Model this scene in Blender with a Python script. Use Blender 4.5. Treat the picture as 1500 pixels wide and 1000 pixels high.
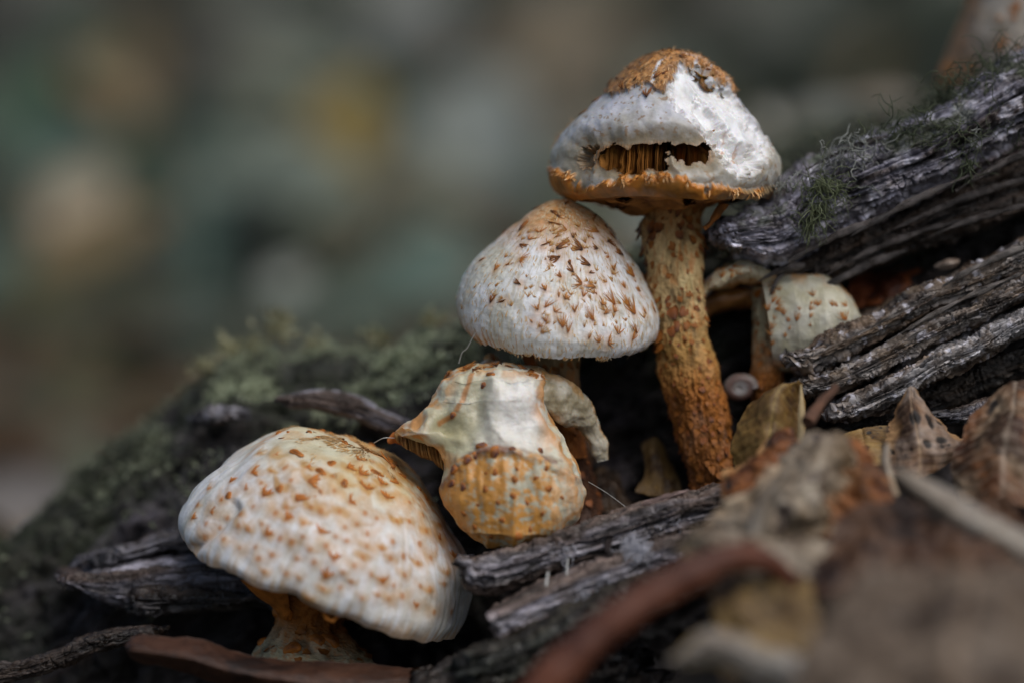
import bpy, math, random
import numpy as np
from mathutils import Vector, Matrix

random.seed(7)
RNG = np.random.default_rng(7)
scene = bpy.context.scene
for o in list(bpy.data.objects):
    bpy.data.objects.remove(o)

# ------------------------------------------------------------------ camera
# all modelling numbers are centimetres; they are written to the meshes as metres
D0 = 65.0                      # distance lens -> reference plane (cm)
PITCH = math.radians(6.0)      # camera looks 6 degrees down
XA = np.array([1.0, 0, 0])
UA = np.array([0, math.sin(PITCH), math.cos(PITCH)])
FA = np.array([0, math.cos(PITCH), -math.sin(PITCH)])
CAM = np.array([0, 0, 13.0]) - FA * D0
cd = bpy.data.cameras.new('camera')
cd.lens = 100.0
cd.sensor_width = 36.0
cd.clip_start = 0.01
cd.clip_end = 2000.0
cd.dof.use_dof = True
cd.dof.focus_distance = 0.655
cd.dof.aperture_fstop = 3.2
cam = bpy.data.objects.new('camera', cd)
scene.collection.objects.link(cam)
cam.location = CAM * 0.01
cam.rotation_euler = (math.pi / 2 - PITCH, 0, 0)
scene.camera = cam

# ------------------------------------------------------------------ sky, sun, exposure
SUN_EL, SUN_AZ = math.radians(54), math.radians(140)   # azimuth clockwise from +Y (view direction): behind, to the right
world = bpy.data.worlds.new('World')
scene.world = world
world.use_nodes = True
wn = world.node_tree
bg = wn.nodes['Background']
sky = wn.nodes.new('ShaderNodeTexSky')
sky.sky_type = 'NISHITA'
sky.sun_disc = False
sky.sun_elevation = SUN_EL
sky.sun_rotation = SUN_AZ
sky.air_density = 1.0
sky.dust_density = 3.0
sky.ozone_density = 1.0
wn.links.new(sky.outputs[0], bg.inputs[0])
bg.inputs[1].default_value = 0.065
sd = bpy.data.lights.new('sun', 'SUN')
sd.energy = 1.35
sd.angle = math.radians(55)
sd.color = (1.0, 0.99, 0.975)
so = bpy.data.objects.new('sun', sd)
scene.collection.objects.link(so)
sdir = Vector((math.sin(SUN_AZ) * math.cos(SUN_EL), math.cos(SUN_AZ) * math.cos(SUN_EL), math.sin(SUN_EL)))
so.rotation_euler = sdir.to_track_quat('Z', 'Y').to_euler()
so.location = sdir * 5
scene.view_settings.view_transform = 'Standard'
scene.view_settings.look = 'None'
scene.view_settings.gamma = 1.0
scene.view_settings.use_curve_mapping = False
scene.view_settings.exposure = 0.36
scene.cycles.use_denoising = True
scene.cycles.max_bounces = 6
scene.cycles.diffuse_bounces = 3

# ------------------------------------------------------------------ helpers
def P(px, py, d):
    """photo pixel + distance behind the reference plane -> world cm"""
    px, py, d = np.broadcast_arrays(np.asarray(px, float), np.asarray(py, float), np.asarray(d, float))
    z = D0 + d
    s = z * 0.36 / 1500.0
    return CAM + z[..., None] * FA + ((px - 750) * s)[..., None] * XA + ((500 - py) * s)[..., None] * UA

def PX(d):
    return (D0 + d) * 0.36 / 1500.0

def proj(v):
    r = v - CAM
    z = r @ FA
    s = z * 0.36 / 1500.0
    return 750 + (r @ XA) / s, 500 - (r @ UA) / s, z - D0

_perm = RNG.permutation(256)
_perm = np.concatenate([_perm, _perm, _perm])
_grad = RNG.normal(size=(256, 3))
_grad /= np.linalg.norm(_grad, axis=1)[:, None]

def noise(p):
    p = np.asarray(p, float)
    i = np.floor(p).astype(int)
    f = p - i
    i &= 255
    u = f * f * f * (f * (f * 6 - 15) + 10)
    out = 0
    for dx in (0, 1):
        for dy in (0, 1):
            for dz in (0, 1):
                h = _perm[_perm[_perm[(i[..., 0] + dx) & 255] + ((i[..., 1] + dy) & 255)] + ((i[..., 2] + dz) & 255)]
                g = _grad[h]
                w = (u[..., 0] if dx else 1 - u[..., 0]) * (u[..., 1] if dy else 1 - u[..., 1]) * (u[..., 2] if dz else 1 - u[..., 2])
                out = out + w * (g[..., 0] * (f[..., 0] - dx) + g[..., 1] * (f[..., 1] - dy) + g[..., 2] * (f[..., 2] - dz))
    return out * 1.5

def fbm(p, octaves=4, gain=0.5):
    a, s, out = 1.0, 1.0, 0
    p = np.asarray(p, float)
    for k in range(octaves):
        out = out + a * noise(p * s + 17.3 * k)
        a *= gain
        s *= 2.03
    return out

def ss(a, b, x):
    t = np.clip((x - a) / (b - a), 0, 1)
    return t * t * (3 - 2 * t)

def lerp(a, b, t):
    t = np.asarray(t)
    if np.ndim(t) and np.ndim(a) <= 1 and np.size(a) == 3:
        a = np.asarray(a, float); b = np.asarray(b, float)
        return a + (b - a) * t[..., None]
    if np.ndim(a) and np.shape(a)[-1:] == (3,) and np.ndim(t) == np.ndim(a) - 1:
        return a + (np.asarray(b) - a) * t[..., None]
    return a + (np.asarray(b) - a) * t

def poly_sd(px, py, poly):
    """signed distance to a polygon, negative inside"""
    poly = np.asarray(poly, float)
    x, y = np.ravel(px), np.ravel(py)
    best = np.full(x.shape, 1e9)
    inside = np.zeros(x.shape, bool)
    n = len(poly)
    for k in range(n):
        a, b = poly[k], poly[(k + 1) % n]
        e = b - a
        t = np.clip(((x - a[0]) * e[0] + (y - a[1]) * e[1]) / max(e @ e, 1e-9), 0, 1)
        best = np.minimum(best, np.hypot(x - a[0] - t * e[0], y - a[1] - t * e[1]))
        c = ((a[1] > y) != (b[1] > y))
        with np.errstate(divide='ignore', invalid='ignore'):
            xi = (b[0] - a[0]) * (y - a[1]) / (b[1] - a[1]) + a[0]
        inside ^= c & (x < xi)
    return np.where(inside, -best, best).reshape(np.shape(px))

def resample(pts, n, smooth=True):
    pts = np.asarray(pts, float)
    if smooth and len(pts) > 2:
        q = np.vstack([2 * pts[0] - pts[1], pts, 2 * pts[-1] - pts[-2]])
        out = []
        for k in range(1, len(q) - 2):
            t = np.linspace(0, 1, 24, endpoint=False)[:, None]
            p0, p1, p2, p3 = q[k - 1], q[k], q[k + 1], q[k + 2]
            out.append(0.5 * (2 * p1 + (p2 - p0) * t + (2 * p0 - 5 * p1 + 4 * p2 - p3) * t ** 2 + (3 * p1 - p0 - 3 * p2 + p3) * t ** 3))
        pts = np.vstack(out + [pts[-1:]])
    s = np.concatenate([[0], np.cumsum(np.linalg.norm(np.diff(pts, axis=0), axis=1))])
    if s[-1] < 1e-9:
        return np.repeat(pts[:1], n, 0)
    q = np.linspace(0, s[-1], n)
    return np.stack([np.interp(q, s, pts[:, k]) for k in range(pts.shape[1])], 1)

BASE = {}
def coll(o):
    scene.collection.objects.link(o)
    return o

def tag(o, label=None, cat=None, group=None, kind=None):
    if label: o['label'] = label
    if cat: o['category'] = cat
    if group: o['group'] = group
    if kind: o['kind'] = kind
    return o

def thing(name, base, label, cat, group=None):
    o = coll(bpy.data.objects.new(name, None))
    o.empty_display_size = 0.01
    o.location = np.asarray(base) * 0.01
    BASE[o.name] = np.asarray(base, float)
    return tag(o, label, cat, group)

def mesh_data(name, v, quads, mat, col=None, gc=None, tris=None, smooth=True):
    me = bpy.data.meshes.new(name)
    v = np.ascontiguousarray(v.reshape(-1, 3) * 0.01, dtype=np.float32)
    me.vertices.add(len(v))
    me.vertices.foreach_set('co', v.ravel())
    idx, starts, n = [], [], 0
    if quads is not None and len(quads):
        q = np.asarray(quads, np.int32)
        idx.append(q.ravel()); starts.append(np.arange(len(q)) * 4); n = q.size
    if tris is not None and len(tris):
        t = np.asarray(tris, np.int32)
        idx.append(t.ravel()); starts.append(n + np.arange(len(t)) * 3); n += t.size
    idx = np.concatenate(idx).astype(np.int32)
    starts = np.concatenate(starts).astype(np.int32)
    me.loops.add(len(idx))
    me.loops.foreach_set('vertex_index', idx)
    me.polygons.add(len(starts))
    me.polygons.foreach_set('loop_start', starts)
    me.polygons.foreach_set('use_smooth', np.full(len(starts), smooth, bool))
    me.update(calc_edges=True)
    me.validate()
    if col is not None:
        c = np.ones((len(v), 4), np.float32)
        c[:, :3] = np.clip(np.broadcast_to(np.asarray(col, float), (len(v), 3)) if np.ndim(col) == 1 else np.asarray(col).reshape(-1, 3), 0, 1)
        a = me.attributes.new('Col', 'FLOAT_COLOR', 'POINT')
        a.data.foreach_set('color', c.ravel())
    if gc is not None:
        a = me.attributes.new('gc', 'FLOAT_VECTOR', 'POINT')
        a.data.foreach_set('vector', np.ascontiguousarray(gc.reshape(-1, 3), dtype=np.float32).ravel())
    me.materials.append(mat)
    return me

def mk(name, v, quads, mat, parent=None, col=None, gc=None, tris=None, base=None, smooth=True):
    """one mesh object from world-cm vertices"""
    v = np.asarray(v, float).reshape(-1, 3)
    if parent is not None:
        root = parent
        while root.parent: root = root.parent
        b = BASE[root.name]
    else:
        b = v.mean(0) if base is None else np.asarray(base, float)
    me = mesh_data(name, v - b, quads, mat, col, gc, tris, smooth)
    o = coll(bpy.data.objects.new(name, me))
    if parent is not None:
        o.parent = parent
    else:
        o.location = b * 0.01
        BASE[o.name] = b
    return o

def grid(nu, nv, wrap_u=False, wrap_v=False, off=0):
    iu = np.arange(nu if wrap_u else nu - 1)
    iv = np.arange(nv if wrap_v else nv - 1)
    a, b = np.meshgrid(iu, iv, indexing='ij')
    a2, b2 = (a + 1) % nu, (b + 1) % nv
    q = np.stack([a * nv + b, a2 * nv + b, a2 * nv + b2, a * nv + b2], -1).reshape(-1, 4)
    return q + off

def grid_normals(v, wrap_u=False, wrap_v=False):
    def diff(x, ax, wrap):
        if wrap: return np.roll(x, -1, ax) - np.roll(x, 1, ax)
        return np.gradient(x, axis=ax)
    n = np.cross(diff(v, 0, wrap_u), diff(v, 1, wrap_v))
    l = np.linalg.norm(n, axis=-1, keepdims=True)
    return n / np.maximum(l, 1e-12)

def unit(a):
    a = np.asarray(a, float)
    return a / max(np.linalg.norm(a), 1e-12)

# ------------------------------------------------------------------ materials
def new_mat(name):
    m = bpy.data.materials.new(name)
    m.use_nodes = True
    return m, m.node_tree.nodes, m.node_tree.links, m.node_tree.nodes['Principled BSDF']

def nd(N, kind, **kw):
    n = N.new(kind)
    for k, v in kw.items():
        setattr(n, k, v)
    return n

def noise_node(N, L, vec, scale, detail=4, rough=0.6, mapping=None):
    if mapping is not None:
        mp = N.new('ShaderNodeMapping'); mp.inputs['Scale'].default_value = mapping
        L.new(vec, mp.inputs[0]); vec = mp.outputs[0]
    n = N.new('ShaderNodeTexNoise')
    n.inputs['Scale'].default_value = scale
    n.inputs['Detail'].default_value = detail
    n.inputs['Roughness'].default_value = rough
    L.new(vec, n.inputs['Vector'])
    return n.outputs['Fac']

def ramp(N, L, src, stops):
    r = N.new('ShaderNodeValToRGB')
    el = r.color_ramp.elements
    while len(el) < len(stops): el.new(0.5)
    for e, (p, c) in zip(el, stops):
        e.position = p
        e.color = (*c, 1) if len(c) == 3 else c
    L.new(src, r.inputs[0])
    return r.outputs[0]

def mulc(N, L, a, b, fac=1.0):
    m = N.new('ShaderNodeMix'); m.data_type = 'RGBA'; m.blend_type = 'MULTIPLY'
    m.inputs[0].default_value = fac
    L.new(a, m.inputs[6]); L.new(b, m.inputs[7])
    return m.outputs[2]

def bump(N, L, h, strength, dist, prev=None):
    b = N.new('ShaderNodeBump')
    b.inputs['Strength'].default_value = strength
    b.inputs['Distance'].default_value = dist
    L.new(h, b.inputs['Height'])
    if prev is not None: L.new(prev, b.inputs['Normal'])
    return b.outputs[0]

def fungus_mat(name, rough=0.6, sss=0.12, fine=1400, mid=350, bstr=0.35, spec=0.35):
    m, N, L, bs = new_mat(name)
    at = nd(N, 'ShaderNodeAttribute', attribute_name='Col')
    tc = N.new('ShaderNodeTexCoord').outputs['Object']
    n1 = noise_node(N, L, tc, mid, 5, 0.65)
    n2 = noise_node(N, L, tc, fine, 3, 0.6)
    v = ramp(N, L, n1, [(0.25, (0.8, 0.77, 0.71)), (0.6, (1.06, 1.06, 1.06))])
    c = mulc(N, L, at.outputs['Color'], v)
    L.new(c, bs.inputs['Base Color'])
    bs.inputs['Roughness'].default_value = rough
    bs.inputs['Specular IOR Level'].default_value = spec
    bs.inputs['Subsurface Weight'].default_value = sss
    bs.inputs['Subsurface Radius'].default_value = (1.0, 0.6, 0.3)
    bs.inputs['Subsurface Scale'].default_value = 0.002
    b = bump(N, L, n1, bstr, 0.0006)
    b = bump(N, L, n2, bstr, 0.0002, b)
    L.new(b, bs.inputs['Normal'])
    return m

M_CAP = fungus_mat('cap_skin', rough=0.55, sss=0.05)
M_FLESH = fungus_mat('torn_flesh', rough=0.4, sss=0.3, spec=0.5, bstr=0.22)
M_STEM = fungus_mat('stem_skin', rough=0.75, sss=0.06, bstr=0.6, mid=500)
M_SCALE = fungus_mat('scale_skin', rough=0.6, sss=0.0, bstr=0.2)

def wood_mat(name, rough=(0.2, 0.75), lo=0.5, hi=1.9, bstr=0.8):
    m, N, L, bs = new_mat(name)
    at = nd(N, 'ShaderNodeAttribute', attribute_name='Col')
    g = nd(N, 'ShaderNodeAttribute', attribute_name='gc').outputs['Vector']
    tc = N.new('ShaderNodeTexCoord').outputs['Object']
    g1 = noise_node(N, L, g, 1.0, 6, 0.65, (0.5, 9, 9))
    g2 = noise_node(N, L, g, 1.0, 4, 0.6, (2.5, 30, 30))
    s = noise_node(N, L, tc, 260, 5, 0.7)
    c = mulc(N, L, at.outputs['Color'], ramp(N, L, g1, [(0.3, (lo, lo * 0.93, lo * 0.88)), (0.62, (hi, hi, hi))]))
    c = mulc(N, L, c, ramp(N, L, g2, [(0.3, (0.6, 0.57, 0.55)), (0.6, (1.1, 1.1, 1.1))]))
    c = mulc(N, L, c, ramp(N, L, s, [(0.35, (0.55, 0.5, 0.45)), (0.55, (1, 1, 1))]))
    L.new(c, bs.inputs['Base Color'])
    mr = N.new('ShaderNodeMapRange')
    mr.inputs[1].default_value = 0.4; mr.inputs[2].default_value = 0.62
    mr.inputs[3].default_value = rough[0]; mr.inputs[4].default_value = rough[1]
    L.new(s, mr.inputs[0])
    L.new(mr.outputs[0], bs.inputs['Roughness'])
    bs.inputs['Specular IOR Level'].default_value = 0.5
    b = bump(N, L, g1, bstr, 0.0012)
    b = bump(N, L, g2, bstr, 0.0004, b)
    b = bump(N, L, s, bstr * 0.7, 0.0004, b)
    L.new(b, bs.inputs['Normal'])
    return m

M_WOOD = wood_mat('weathered_wood')
M_DARKWOOD = wood_mat('rotten_wood', rough=(0.55, 0.9), bstr=0.9)

def leaf_mat(name):
    m, N, L, bs = new_mat(name)
    at = nd(N, 'ShaderNodeAttribute', attribute_name='Col')
    tc = N.new('ShaderNodeTexCoord').outputs['Object']
    n1 = noise_node(N, L, tc, 420, 5, 0.7)
    n2 = noise_node(N, L, tc, 90, 4, 0.6)
    c = mulc(N, L, at.outputs['Color'], ramp(N, L, n1, [(0.3, (0.6, 0.52, 0.45)), (0.58, (1.12, 1.1, 1.08))]))
    c = mulc(N, L, c, ramp(N, L, n2, [(0.3, (0.7, 0.62, 0.55)), (0.6, (1.1, 1.1, 1.1))]))
    L.new(c, bs.inputs['Base Color'])
    bs.inputs['Roughness'].default_value = 0.6
    b = bump(N, L, n1, 0.5, 0.0004)
    L.new(b, bs.inputs['Normal'])
    tr = N.new('ShaderNodeBsdfTranslucent')
    L.new(c, tr.inputs[0])
    mx = N.new('ShaderNodeMixShader'); mx.inputs[0].default_value = 0.18
    out = N['Material Output']
    L.new(bs.outputs[0], mx.inputs[1]); L.new(tr.outputs[0], mx.inputs[2])
    L.new(mx.outputs[0], out.inputs[0])
    return m
M_LEAF = leaf_mat('leaf_blade')

def simple_mat(name, rough=0.7, scale=60, c0=(0.6, 0.6, 0.6), c1=(1.15, 1.15, 1.15), bdist=0.002, trans=0.0):
    m, N, L, bs = new_mat(name)
    at = nd(N, 'ShaderNodeAttribute', attribute_name='Col')
    tc = N.new('ShaderNodeTexCoord').outputs['Object']
    n1 = noise_node(N, L, tc, scale, 6, 0.65)
    c = mulc(N, L, at.outputs['Color'], ramp(N, L, n1, [(0.3, c0), (0.65, c1)]))
    L.new(c, bs.inputs['Base Color'])
    bs.inputs['Roughness'].default_value = rough
    L.new(bump(N, L, n1, 0.7, bdist), bs.inputs['Normal'])
    if trans:
        tr = N.new('ShaderNodeBsdfTranslucent'); L.new(c, tr.inputs[0])
        mx = N.new('ShaderNodeMixShader'); mx.inputs[0].default_value = trans
        L.new(bs.outputs[0], mx.inputs[1]); L.new(tr.outputs[0], mx.inputs[2])
        L.new(mx.outputs[0], N['Material Output'].inputs[0])
    return m
M_SOIL = simple_mat('humus', 0.85, 120)
M_MOSS = simple_mat('moss_leaf', 0.6, 150, trans=0.25)
M_PLANT = simple_mat('plant_leaf', 0.5, 30, trans=0.25)
M_BARK = simple_mat('bark', 0.85, 14, (0.45, 0.42, 0.4), bdist=0.01)
M_SILK = simple_mat('silk', 0.4, 200)

# ------------------------------------------------------------------ generic builders
def loft(L, R, d, ratio=1.0, thick=None, ns=200, nf=120, exp=1.0, raw=False):
    """surface lofted between two pixel edges; returns grid (ns,nf,3), s, phi"""
    A, B = (np.asarray(L, float), np.asarray(R, float)) if raw else (resample(L, ns), resample(R, ns))
    ns = len(A)
    s = np.linspace(0, 1, ns)
    dd = np.interp(s, np.linspace(0, 1, len(np.atleast_1d(d))), np.atleast_1d(d)) if np.size(d) > 1 else np.full(ns, float(d))
    phi = np.linspace(0, 2 * np.pi, nf, endpoint=False)
    c, q = np.cos(phi), np.sin(phi)
    c = np.sign(c) * np.abs(c) ** exp
    q = np.sign(q) * np.abs(q) ** exp
    mid, half = (A + B) / 2, (B - A) / 2
    hw = np.linalg.norm(half, axis=1) * PX(dd)
    if thick is None:
        th = hw * ratio
    else:
        t0 = np.interp(s, np.linspace(0, 1, len(np.atleast_1d(thick))), np.atleast_1d(thick)) if np.size(thick) > 1 else np.full(ns, float(thick))
        th = t0
    base = P(mid[:, 0], mid[:, 1], dd)
    hv = P(mid[:, 0] + half[:, 0], mid[:, 1] + half[:, 1], dd) - base
    v = base[:, None] + c[None, :, None] * hv[:, None] + (q[None, :] * th[:, None])[..., None] * FA
    return v, s, phi, hw

def lofted_caps(ns, nf):
    """fan-free end closing: returns extra triangles for end rings using two centre verts"""
    a = ns * nf
    i = np.arange(nf); j = (i + 1) % nf
    t0 = np.stack([np.full(nf, a), j, i], 1)
    o = (ns - 1) * nf
    t1 = np.stack([np.full(nf, a + 1), o + i, o + j], 1)
    return np.vstack([t0, t1])

def close_loft(v):
    ns, nf = v.shape[:2]
    vv = np.vstack([v.reshape(-1, 3), v[0].mean(0)[None], v[-1].mean(0)[None]])
    return vv, grid(ns, nf, False, True), lofted_caps(ns, nf)

def ext(a, n=2):
    """append the mean rows for the two centre verts of close_loft"""
    x = a.reshape(-1, a.shape[-1])
    m = a.shape[1]
    return np.vstack([x, x[:m].mean(0)[None], x[-m:].mean(0)[None]])

def tube(pts, rad, n=10, jitter=0.0):
    pts = np.asarray(pts, float)
    m = len(pts)
    rad = np.broadcast_to(np.asarray(rad, float), (m,))
    t = np.gradient(pts, axis=0)
    t /= np.linalg.norm(t, axis=1)[:, None] + 1e-12
    up = np.array([0.31, 0.87, 0.37])
    a = np.cross(t, up); a /= np.linalg.norm(a, axis=1)[:, None] + 1e-12
    b = np.cross(t, a)
    ph = np.linspace(0, 2 * np.pi, n, endpoint=False)
    v = pts[:, None] + rad[:, None, None] * (np.cos(ph)[None, :, None] * a[:, None] + np.sin(ph)[None, :, None] * b[:, None])
    if jitter:
        v = v + grid_normals(v, False, True) * (fbm(v * 2.2, 3) * jitter)[..., None]
    return v

def mk_tube(name, pts, rad, mat, parent=None, col=(0.1, 0.1, 0.1), n=10, jitter=0.0, colf=None):
    v = tube(pts, rad, n, jitter)
    vv, q, t = close_loft(v)
    c = colf(vv) if colf is not None else np.broadcast_to(np.asarray(col, float), vv.shape)
    gc = np.zeros_like(vv)
    s = np.concatenate([[0], np.cumsum(np.linalg.norm(np.diff(pts, axis=0), axis=1))])
    ph = np.linspace(0, 2 * np.pi, n, endpoint=False)
    g = np.zeros((len(pts), n, 3)); g[..., 0] = s[:, None]; g[..., 1] = np.cos(ph); g[..., 2] = np.sin(ph)
    return mk(name, vv, q, mat, parent, c, ext(g), t)

# ---- wood -----------------------------------------------------------
def wood(name, top, bot, d, thick, mat=M_WOOD, parent=None, col=(0.16, 0.155, 0.16), col2=(0.035, 0.03, 0.027), label=None, cat=None,
         ns=320, nf=220, exp=0.75, amp=0.16, freq=3.0, seed=0, jag=(0.8, 0.8), taper=(0.08, 0.08), colf=None, group=None, fine=0.06, stretch=0.22):
    v, s, phi, hw = loft(top, bot, d, thick=thick, ns=ns, nf=nf, exp=exp)
    mid = v.mean(1)
    # jagged splintered ends
    f = np.ones(ns)
    if taper[0]: f *= np.clip(ss(-0.02, taper[0], s), 0.05, 1)
    if taper[1]: f *= np.clip(ss(-0.02, taper[1], 1 - s), 0.05, 1)
    f = f ** 0.55
    v = mid[:, None] + (v - mid[:, None]) * f[:, None, None]
    ax = np.gradient(mid, axis=0); ax /= np.linalg.norm(ax, axis=1)[:, None]
    al = np.concatenate([[0], np.cumsum(np.linalg.norm(np.diff(mid, axis=0), axis=1))])
    ring = np.stack([np.cos(phi), np.sin(phi)], 1)
    rad = np.linalg.norm(v - mid[:, None], axis=-1)
    gc = np.zeros((ns, nf, 3))
    gc[..., 0] = al[:, None]
    gc[..., 1] = ring[None, :, 0] * rad
    gc[..., 2] = ring[None, :, 1] * rad
    jn = fbm(np.stack([ring[:, 0] * 2.5, ring[:, 1] * 2.5, np.full(nf, seed + 3.1)], 1), 4, 0.7)
    e0, e1 = ss(0.22, 0.0, s), ss(0.78, 1.0, s)
    v = v + ax[:, None] * ((jn[None, :] * jag[0] * e0[:, None]) + (jn[None, ::-1] * jag[1] * e1[:, None]))[..., None]
    n = grid_normals(v, False, True)
    if np.mean(np.sum(n * (v - mid[:, None]), -1)) < 0: n = -n
    q = gc * np.array([stretch, 1, 1]) + seed * 7.7
    warp = fbm(gc * np.array([0.35, 0.5, 0.5]) + seed, 3)[..., None] * 0.35
    q = q + warp
    r1 = fbm(q * freq * 0.45, 3)
    r2 = 1 - np.abs(fbm(q * freq, 4, 0.55)) * 1.8
    r3 = 1 - np.abs(fbm(q * freq * 3.1 + 5, 3, 0.6)) * 1.8
    strata = fbm(np.stack([gc[..., 0] * 0.06, gc[..., 1] * 1.5, gc[..., 2] * 1.5], -1) + seed * 3.1 + warp * 0.6, 3)
    groove = ss(0.16, 0.02, np.abs(strata))
    pits = np.clip(fbm(gc * np.array([1.2, 2.6, 2.6]) + seed + 40, 3) - 0.28, 0, 1)
    h = amp * (1.0 * r1 + 0.55 * (r2 - 0.4)) + fine * (r3 - 0.4) - amp * 2.2 * pits - amp * 1.5 * groove + amp * 1.2 * np.clip(strata, -0.5, 0.5) + amp * 0.55 * fbm(gc * np.array([1.6, 1.9, 1.9]) + seed + 5, 4, 0.6)
    v = v + n * h[..., None]
    tone = np.clip(0.5 + 0.55 * (r2 - 0.35) + 0.45 * fbm(q * freq * 0.8 + 9, 3), 0, 1)
    tone = tone ** 1.7
    cross = ss(0.05, 0.0, np.abs(fbm(gc * np.array([1.3, 0.45, 0.45]) + seed + 77, 3))) * ss(0.1, 0.3, fbm(gc * 0.5 + seed + 11, 2))
    v = v - n * (cross * amp * 0.9)[..., None]
    c = lerp(np.asarray(col2) * 0.7, col, tone)
    c = lerp(c, c * np.array([0.5, 0.38, 0.28]), ss(0.0, 0.35, strata))
    c = lerp(c, c * 1.35, ss(-0.1, -0.4, strata))
    if colf is not None: c = colf(v, n, c, gc)
    vv, qd, tr = close_loft(v)
    o = mk(name, vv, qd, mat, parent, ext(c), ext(gc), tr)
    if label: tag(o, label, cat, group)
    return o, v, n

# ---- leaves ---------------------------------------------------------
def leaf_patch(name, rows, c1, c2, label=None, cat='leaf', parent=None, thick=0.025, wr=0.12, wf=0.8, spots=None, rib=None, res=(90, 60),
               edge=0.05, seed=0, spot_col=(0.02, 0.017, 0.015), rim=None, veins=5, group=None, mixf=0.5):
    R = np.array([[list(p) for p in row] for row in rows], float)         # (nr, nc, 3)
    nu, nv = res
    a = np.stack([resample_param(R[:, k], nu) for k in range(R.shape[1])], 1)
    b = np.stack([resample_param(a[k], nv) for k in range(nu)], 0)        # nu,nv,3
    u = np.linspace(0, 1, nu)[:, None] * np.ones((1, nv))
    w = np.linspace(-1, 1, nv)[None, :] * np.ones((nu, 1))
    j = fbm(np.stack([u * 7, np.sign(w) * 3 + seed, w * 0 + seed], -1), 4, 0.65) * edge
    mid = b[:, nv // 2:nv // 2 + 1]
    b = b + (b - mid) * (j * np.abs(w) ** 3)[..., None]
    v = P(b[..., 0], b[..., 1], b[..., 2])
    n = grid_normals(v)
    if np.mean(n @ FA) > 0: n = -n
    v = v + n * (fbm(v * wf + seed * 3.3, 4) * wr + (0.5 - np.abs(fbm(v * 1.7 + seed, 3)) * 2) * wr * 0.35)[..., None]
    vein = np.abs(((u * veins * 2 - np.abs(w) * 1.6) % 1) - 0.5)
    v = v + n * ((np.clip(vein * 2, 0, 1) * 0.03 - 0.06 * np.exp(-(w / 0.05) ** 2)) * (0.5 if veins else 0))[..., None]
    t = np.clip(mixf + 0.9 * fbm(v * 0.9 + seed * 5.1, 4), 0, 1)
    c = lerp(np.asarray(c1, float), np.asarray(c2, float), t)
    c = c * 0.78
    c = lerp(c, c * np.array([0.3, 0.24, 0.2]), ss(0.15, 0.5, fbm(v * 0.8 + seed * 2.2 + 50, 4)))
    if rib is not None:
        c = lerp(c, rib, 0.6 * np.exp(-(w / 0.045) ** 2))
        c = lerp(c, rib, 0.35 * ss(0.12, 0.0, vein))
    if rim is not None:
        c = lerp(c, rim, ss(0.7, 1.0, np.abs(w) + 0.35 * fbm(v * 1.5, 3)))
    if spots:
        sp = np.zeros(u.shape)
        rg = np.random.default_rng(seed + 11)
        for k in range(spots):
            pu, pw, pr = rg.uniform(0.05, 0.95), rg.uniform(-0.95, 0.95), rg.uniform(0.012, 0.05) * rg.choice([0.7, 1, 1.5])
            dd = np.hypot((u - pu) * 1.0, (w - pw) * 0.5) * (1 + 0.5 * noise(v * 4 + k))
            sp = np.maximum(sp, ss(pr * 1.15, pr * 0.75, dd))
        c = lerp(c, spot_col, sp * 0.95)
        v = v - n * (sp * 0.02)[..., None]
    m = nu * nv
    back = v - n * thick
    vv = np.vstack([v.reshape(-1, 3), back.reshape(-1, 3)])
    q = grid(nu, nv)
    q2 = grid(nu, nv, off=m)[:, ::-1]
    ring = np.concatenate([np.arange(nv), (np.arange(1, nu)) * nv + nv - 1, (nu - 1) * nv + np.arange(nv - 2, -1, -1), np.arange(nu - 2, 0, -1) * nv])
    rn = np.roll(ring, -1)
    q3 = np.stack([ring, ring + m, rn + m, rn], 1)
    cc = np.vstack([c.reshape(-1, 3), c.reshape(-1, 3) * np.array([1.0, 0.97, 0.92])])
    gc = np.zeros_like(vv); gc[:m, 0] = u.ravel(); gc[:m, 1] = w.ravel(); gc[m:] = gc[:m]
    o = mk(name, vv, np.vstack([q, q2, q3]), M_LEAF, parent, cc, gc)
    if label: tag(o, label, cat, group)
    return o

def resample_param(pts, n):
    """catmull-rom through pts, uniform in parameter (keeps rows in step)"""
    pts = np.asarray(pts, float)
    q = np.vstack([2 * pts[0] - pts[1], pts, 2 * pts[-1] - pts[-2]])
    x = np.linspace(0, len(pts) - 1, n)
    k = np.minimum(x.astype(int), len(pts) - 2)
    t = (x - k)[:, None]
    p0, p1, p2, p3 = q[k], q[k + 1], q[k + 2], q[k + 3]
    return 0.5 * (2 * p1 + (p2 - p0) * t + (2 * p0 - 5 * p1 + 4 * p2 - p3) * t ** 2 + (3 * p1 - p0 - 3 * p2 + p3) * t ** 3)

# ------------------------------------------------------------------ ground
def ground_h(x, y):
    near = np.exp(-((x / 45) ** 4 + ((y - 2) / 26) ** 4))
    h = 3.6 * near
    h += 4.4 * np.exp(-(((x - 17) / 15) ** 4 + ((y + 14) / 15) ** 4))
    far = ss(60, 400, np.hypot(x, y))
    h += fbm(np.stack([x * 0.012, y * 0.012, 0 * x], -1), 3) * 9 * ss(40, 200, np.hypot(x, y)) * (1 - 0.0 * far)
    h += fbm(np.stack([x * 0.12, y * 0.12, 0 * x + 4], -1), 4) * 1.2
    h += fbm(np.stack([x * 0.7, y * 0.7, 0 * x + 9], -1), 3) * 0.35 * np.exp(-np.hypot(x, y) / 60)
    return h
gx = np.sign(np.linspace(-1, 1, 341)) * (np.abs(np.linspace(-1, 1, 341)) ** 3.2) * 6000
gy = np.linspace(0, 1, 381) ** 4 * 14000 - 0
gy = np.concatenate([-np.linspace(1, 0, 60, endpoint=False) ** 2.5 * 800, gy])
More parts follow.
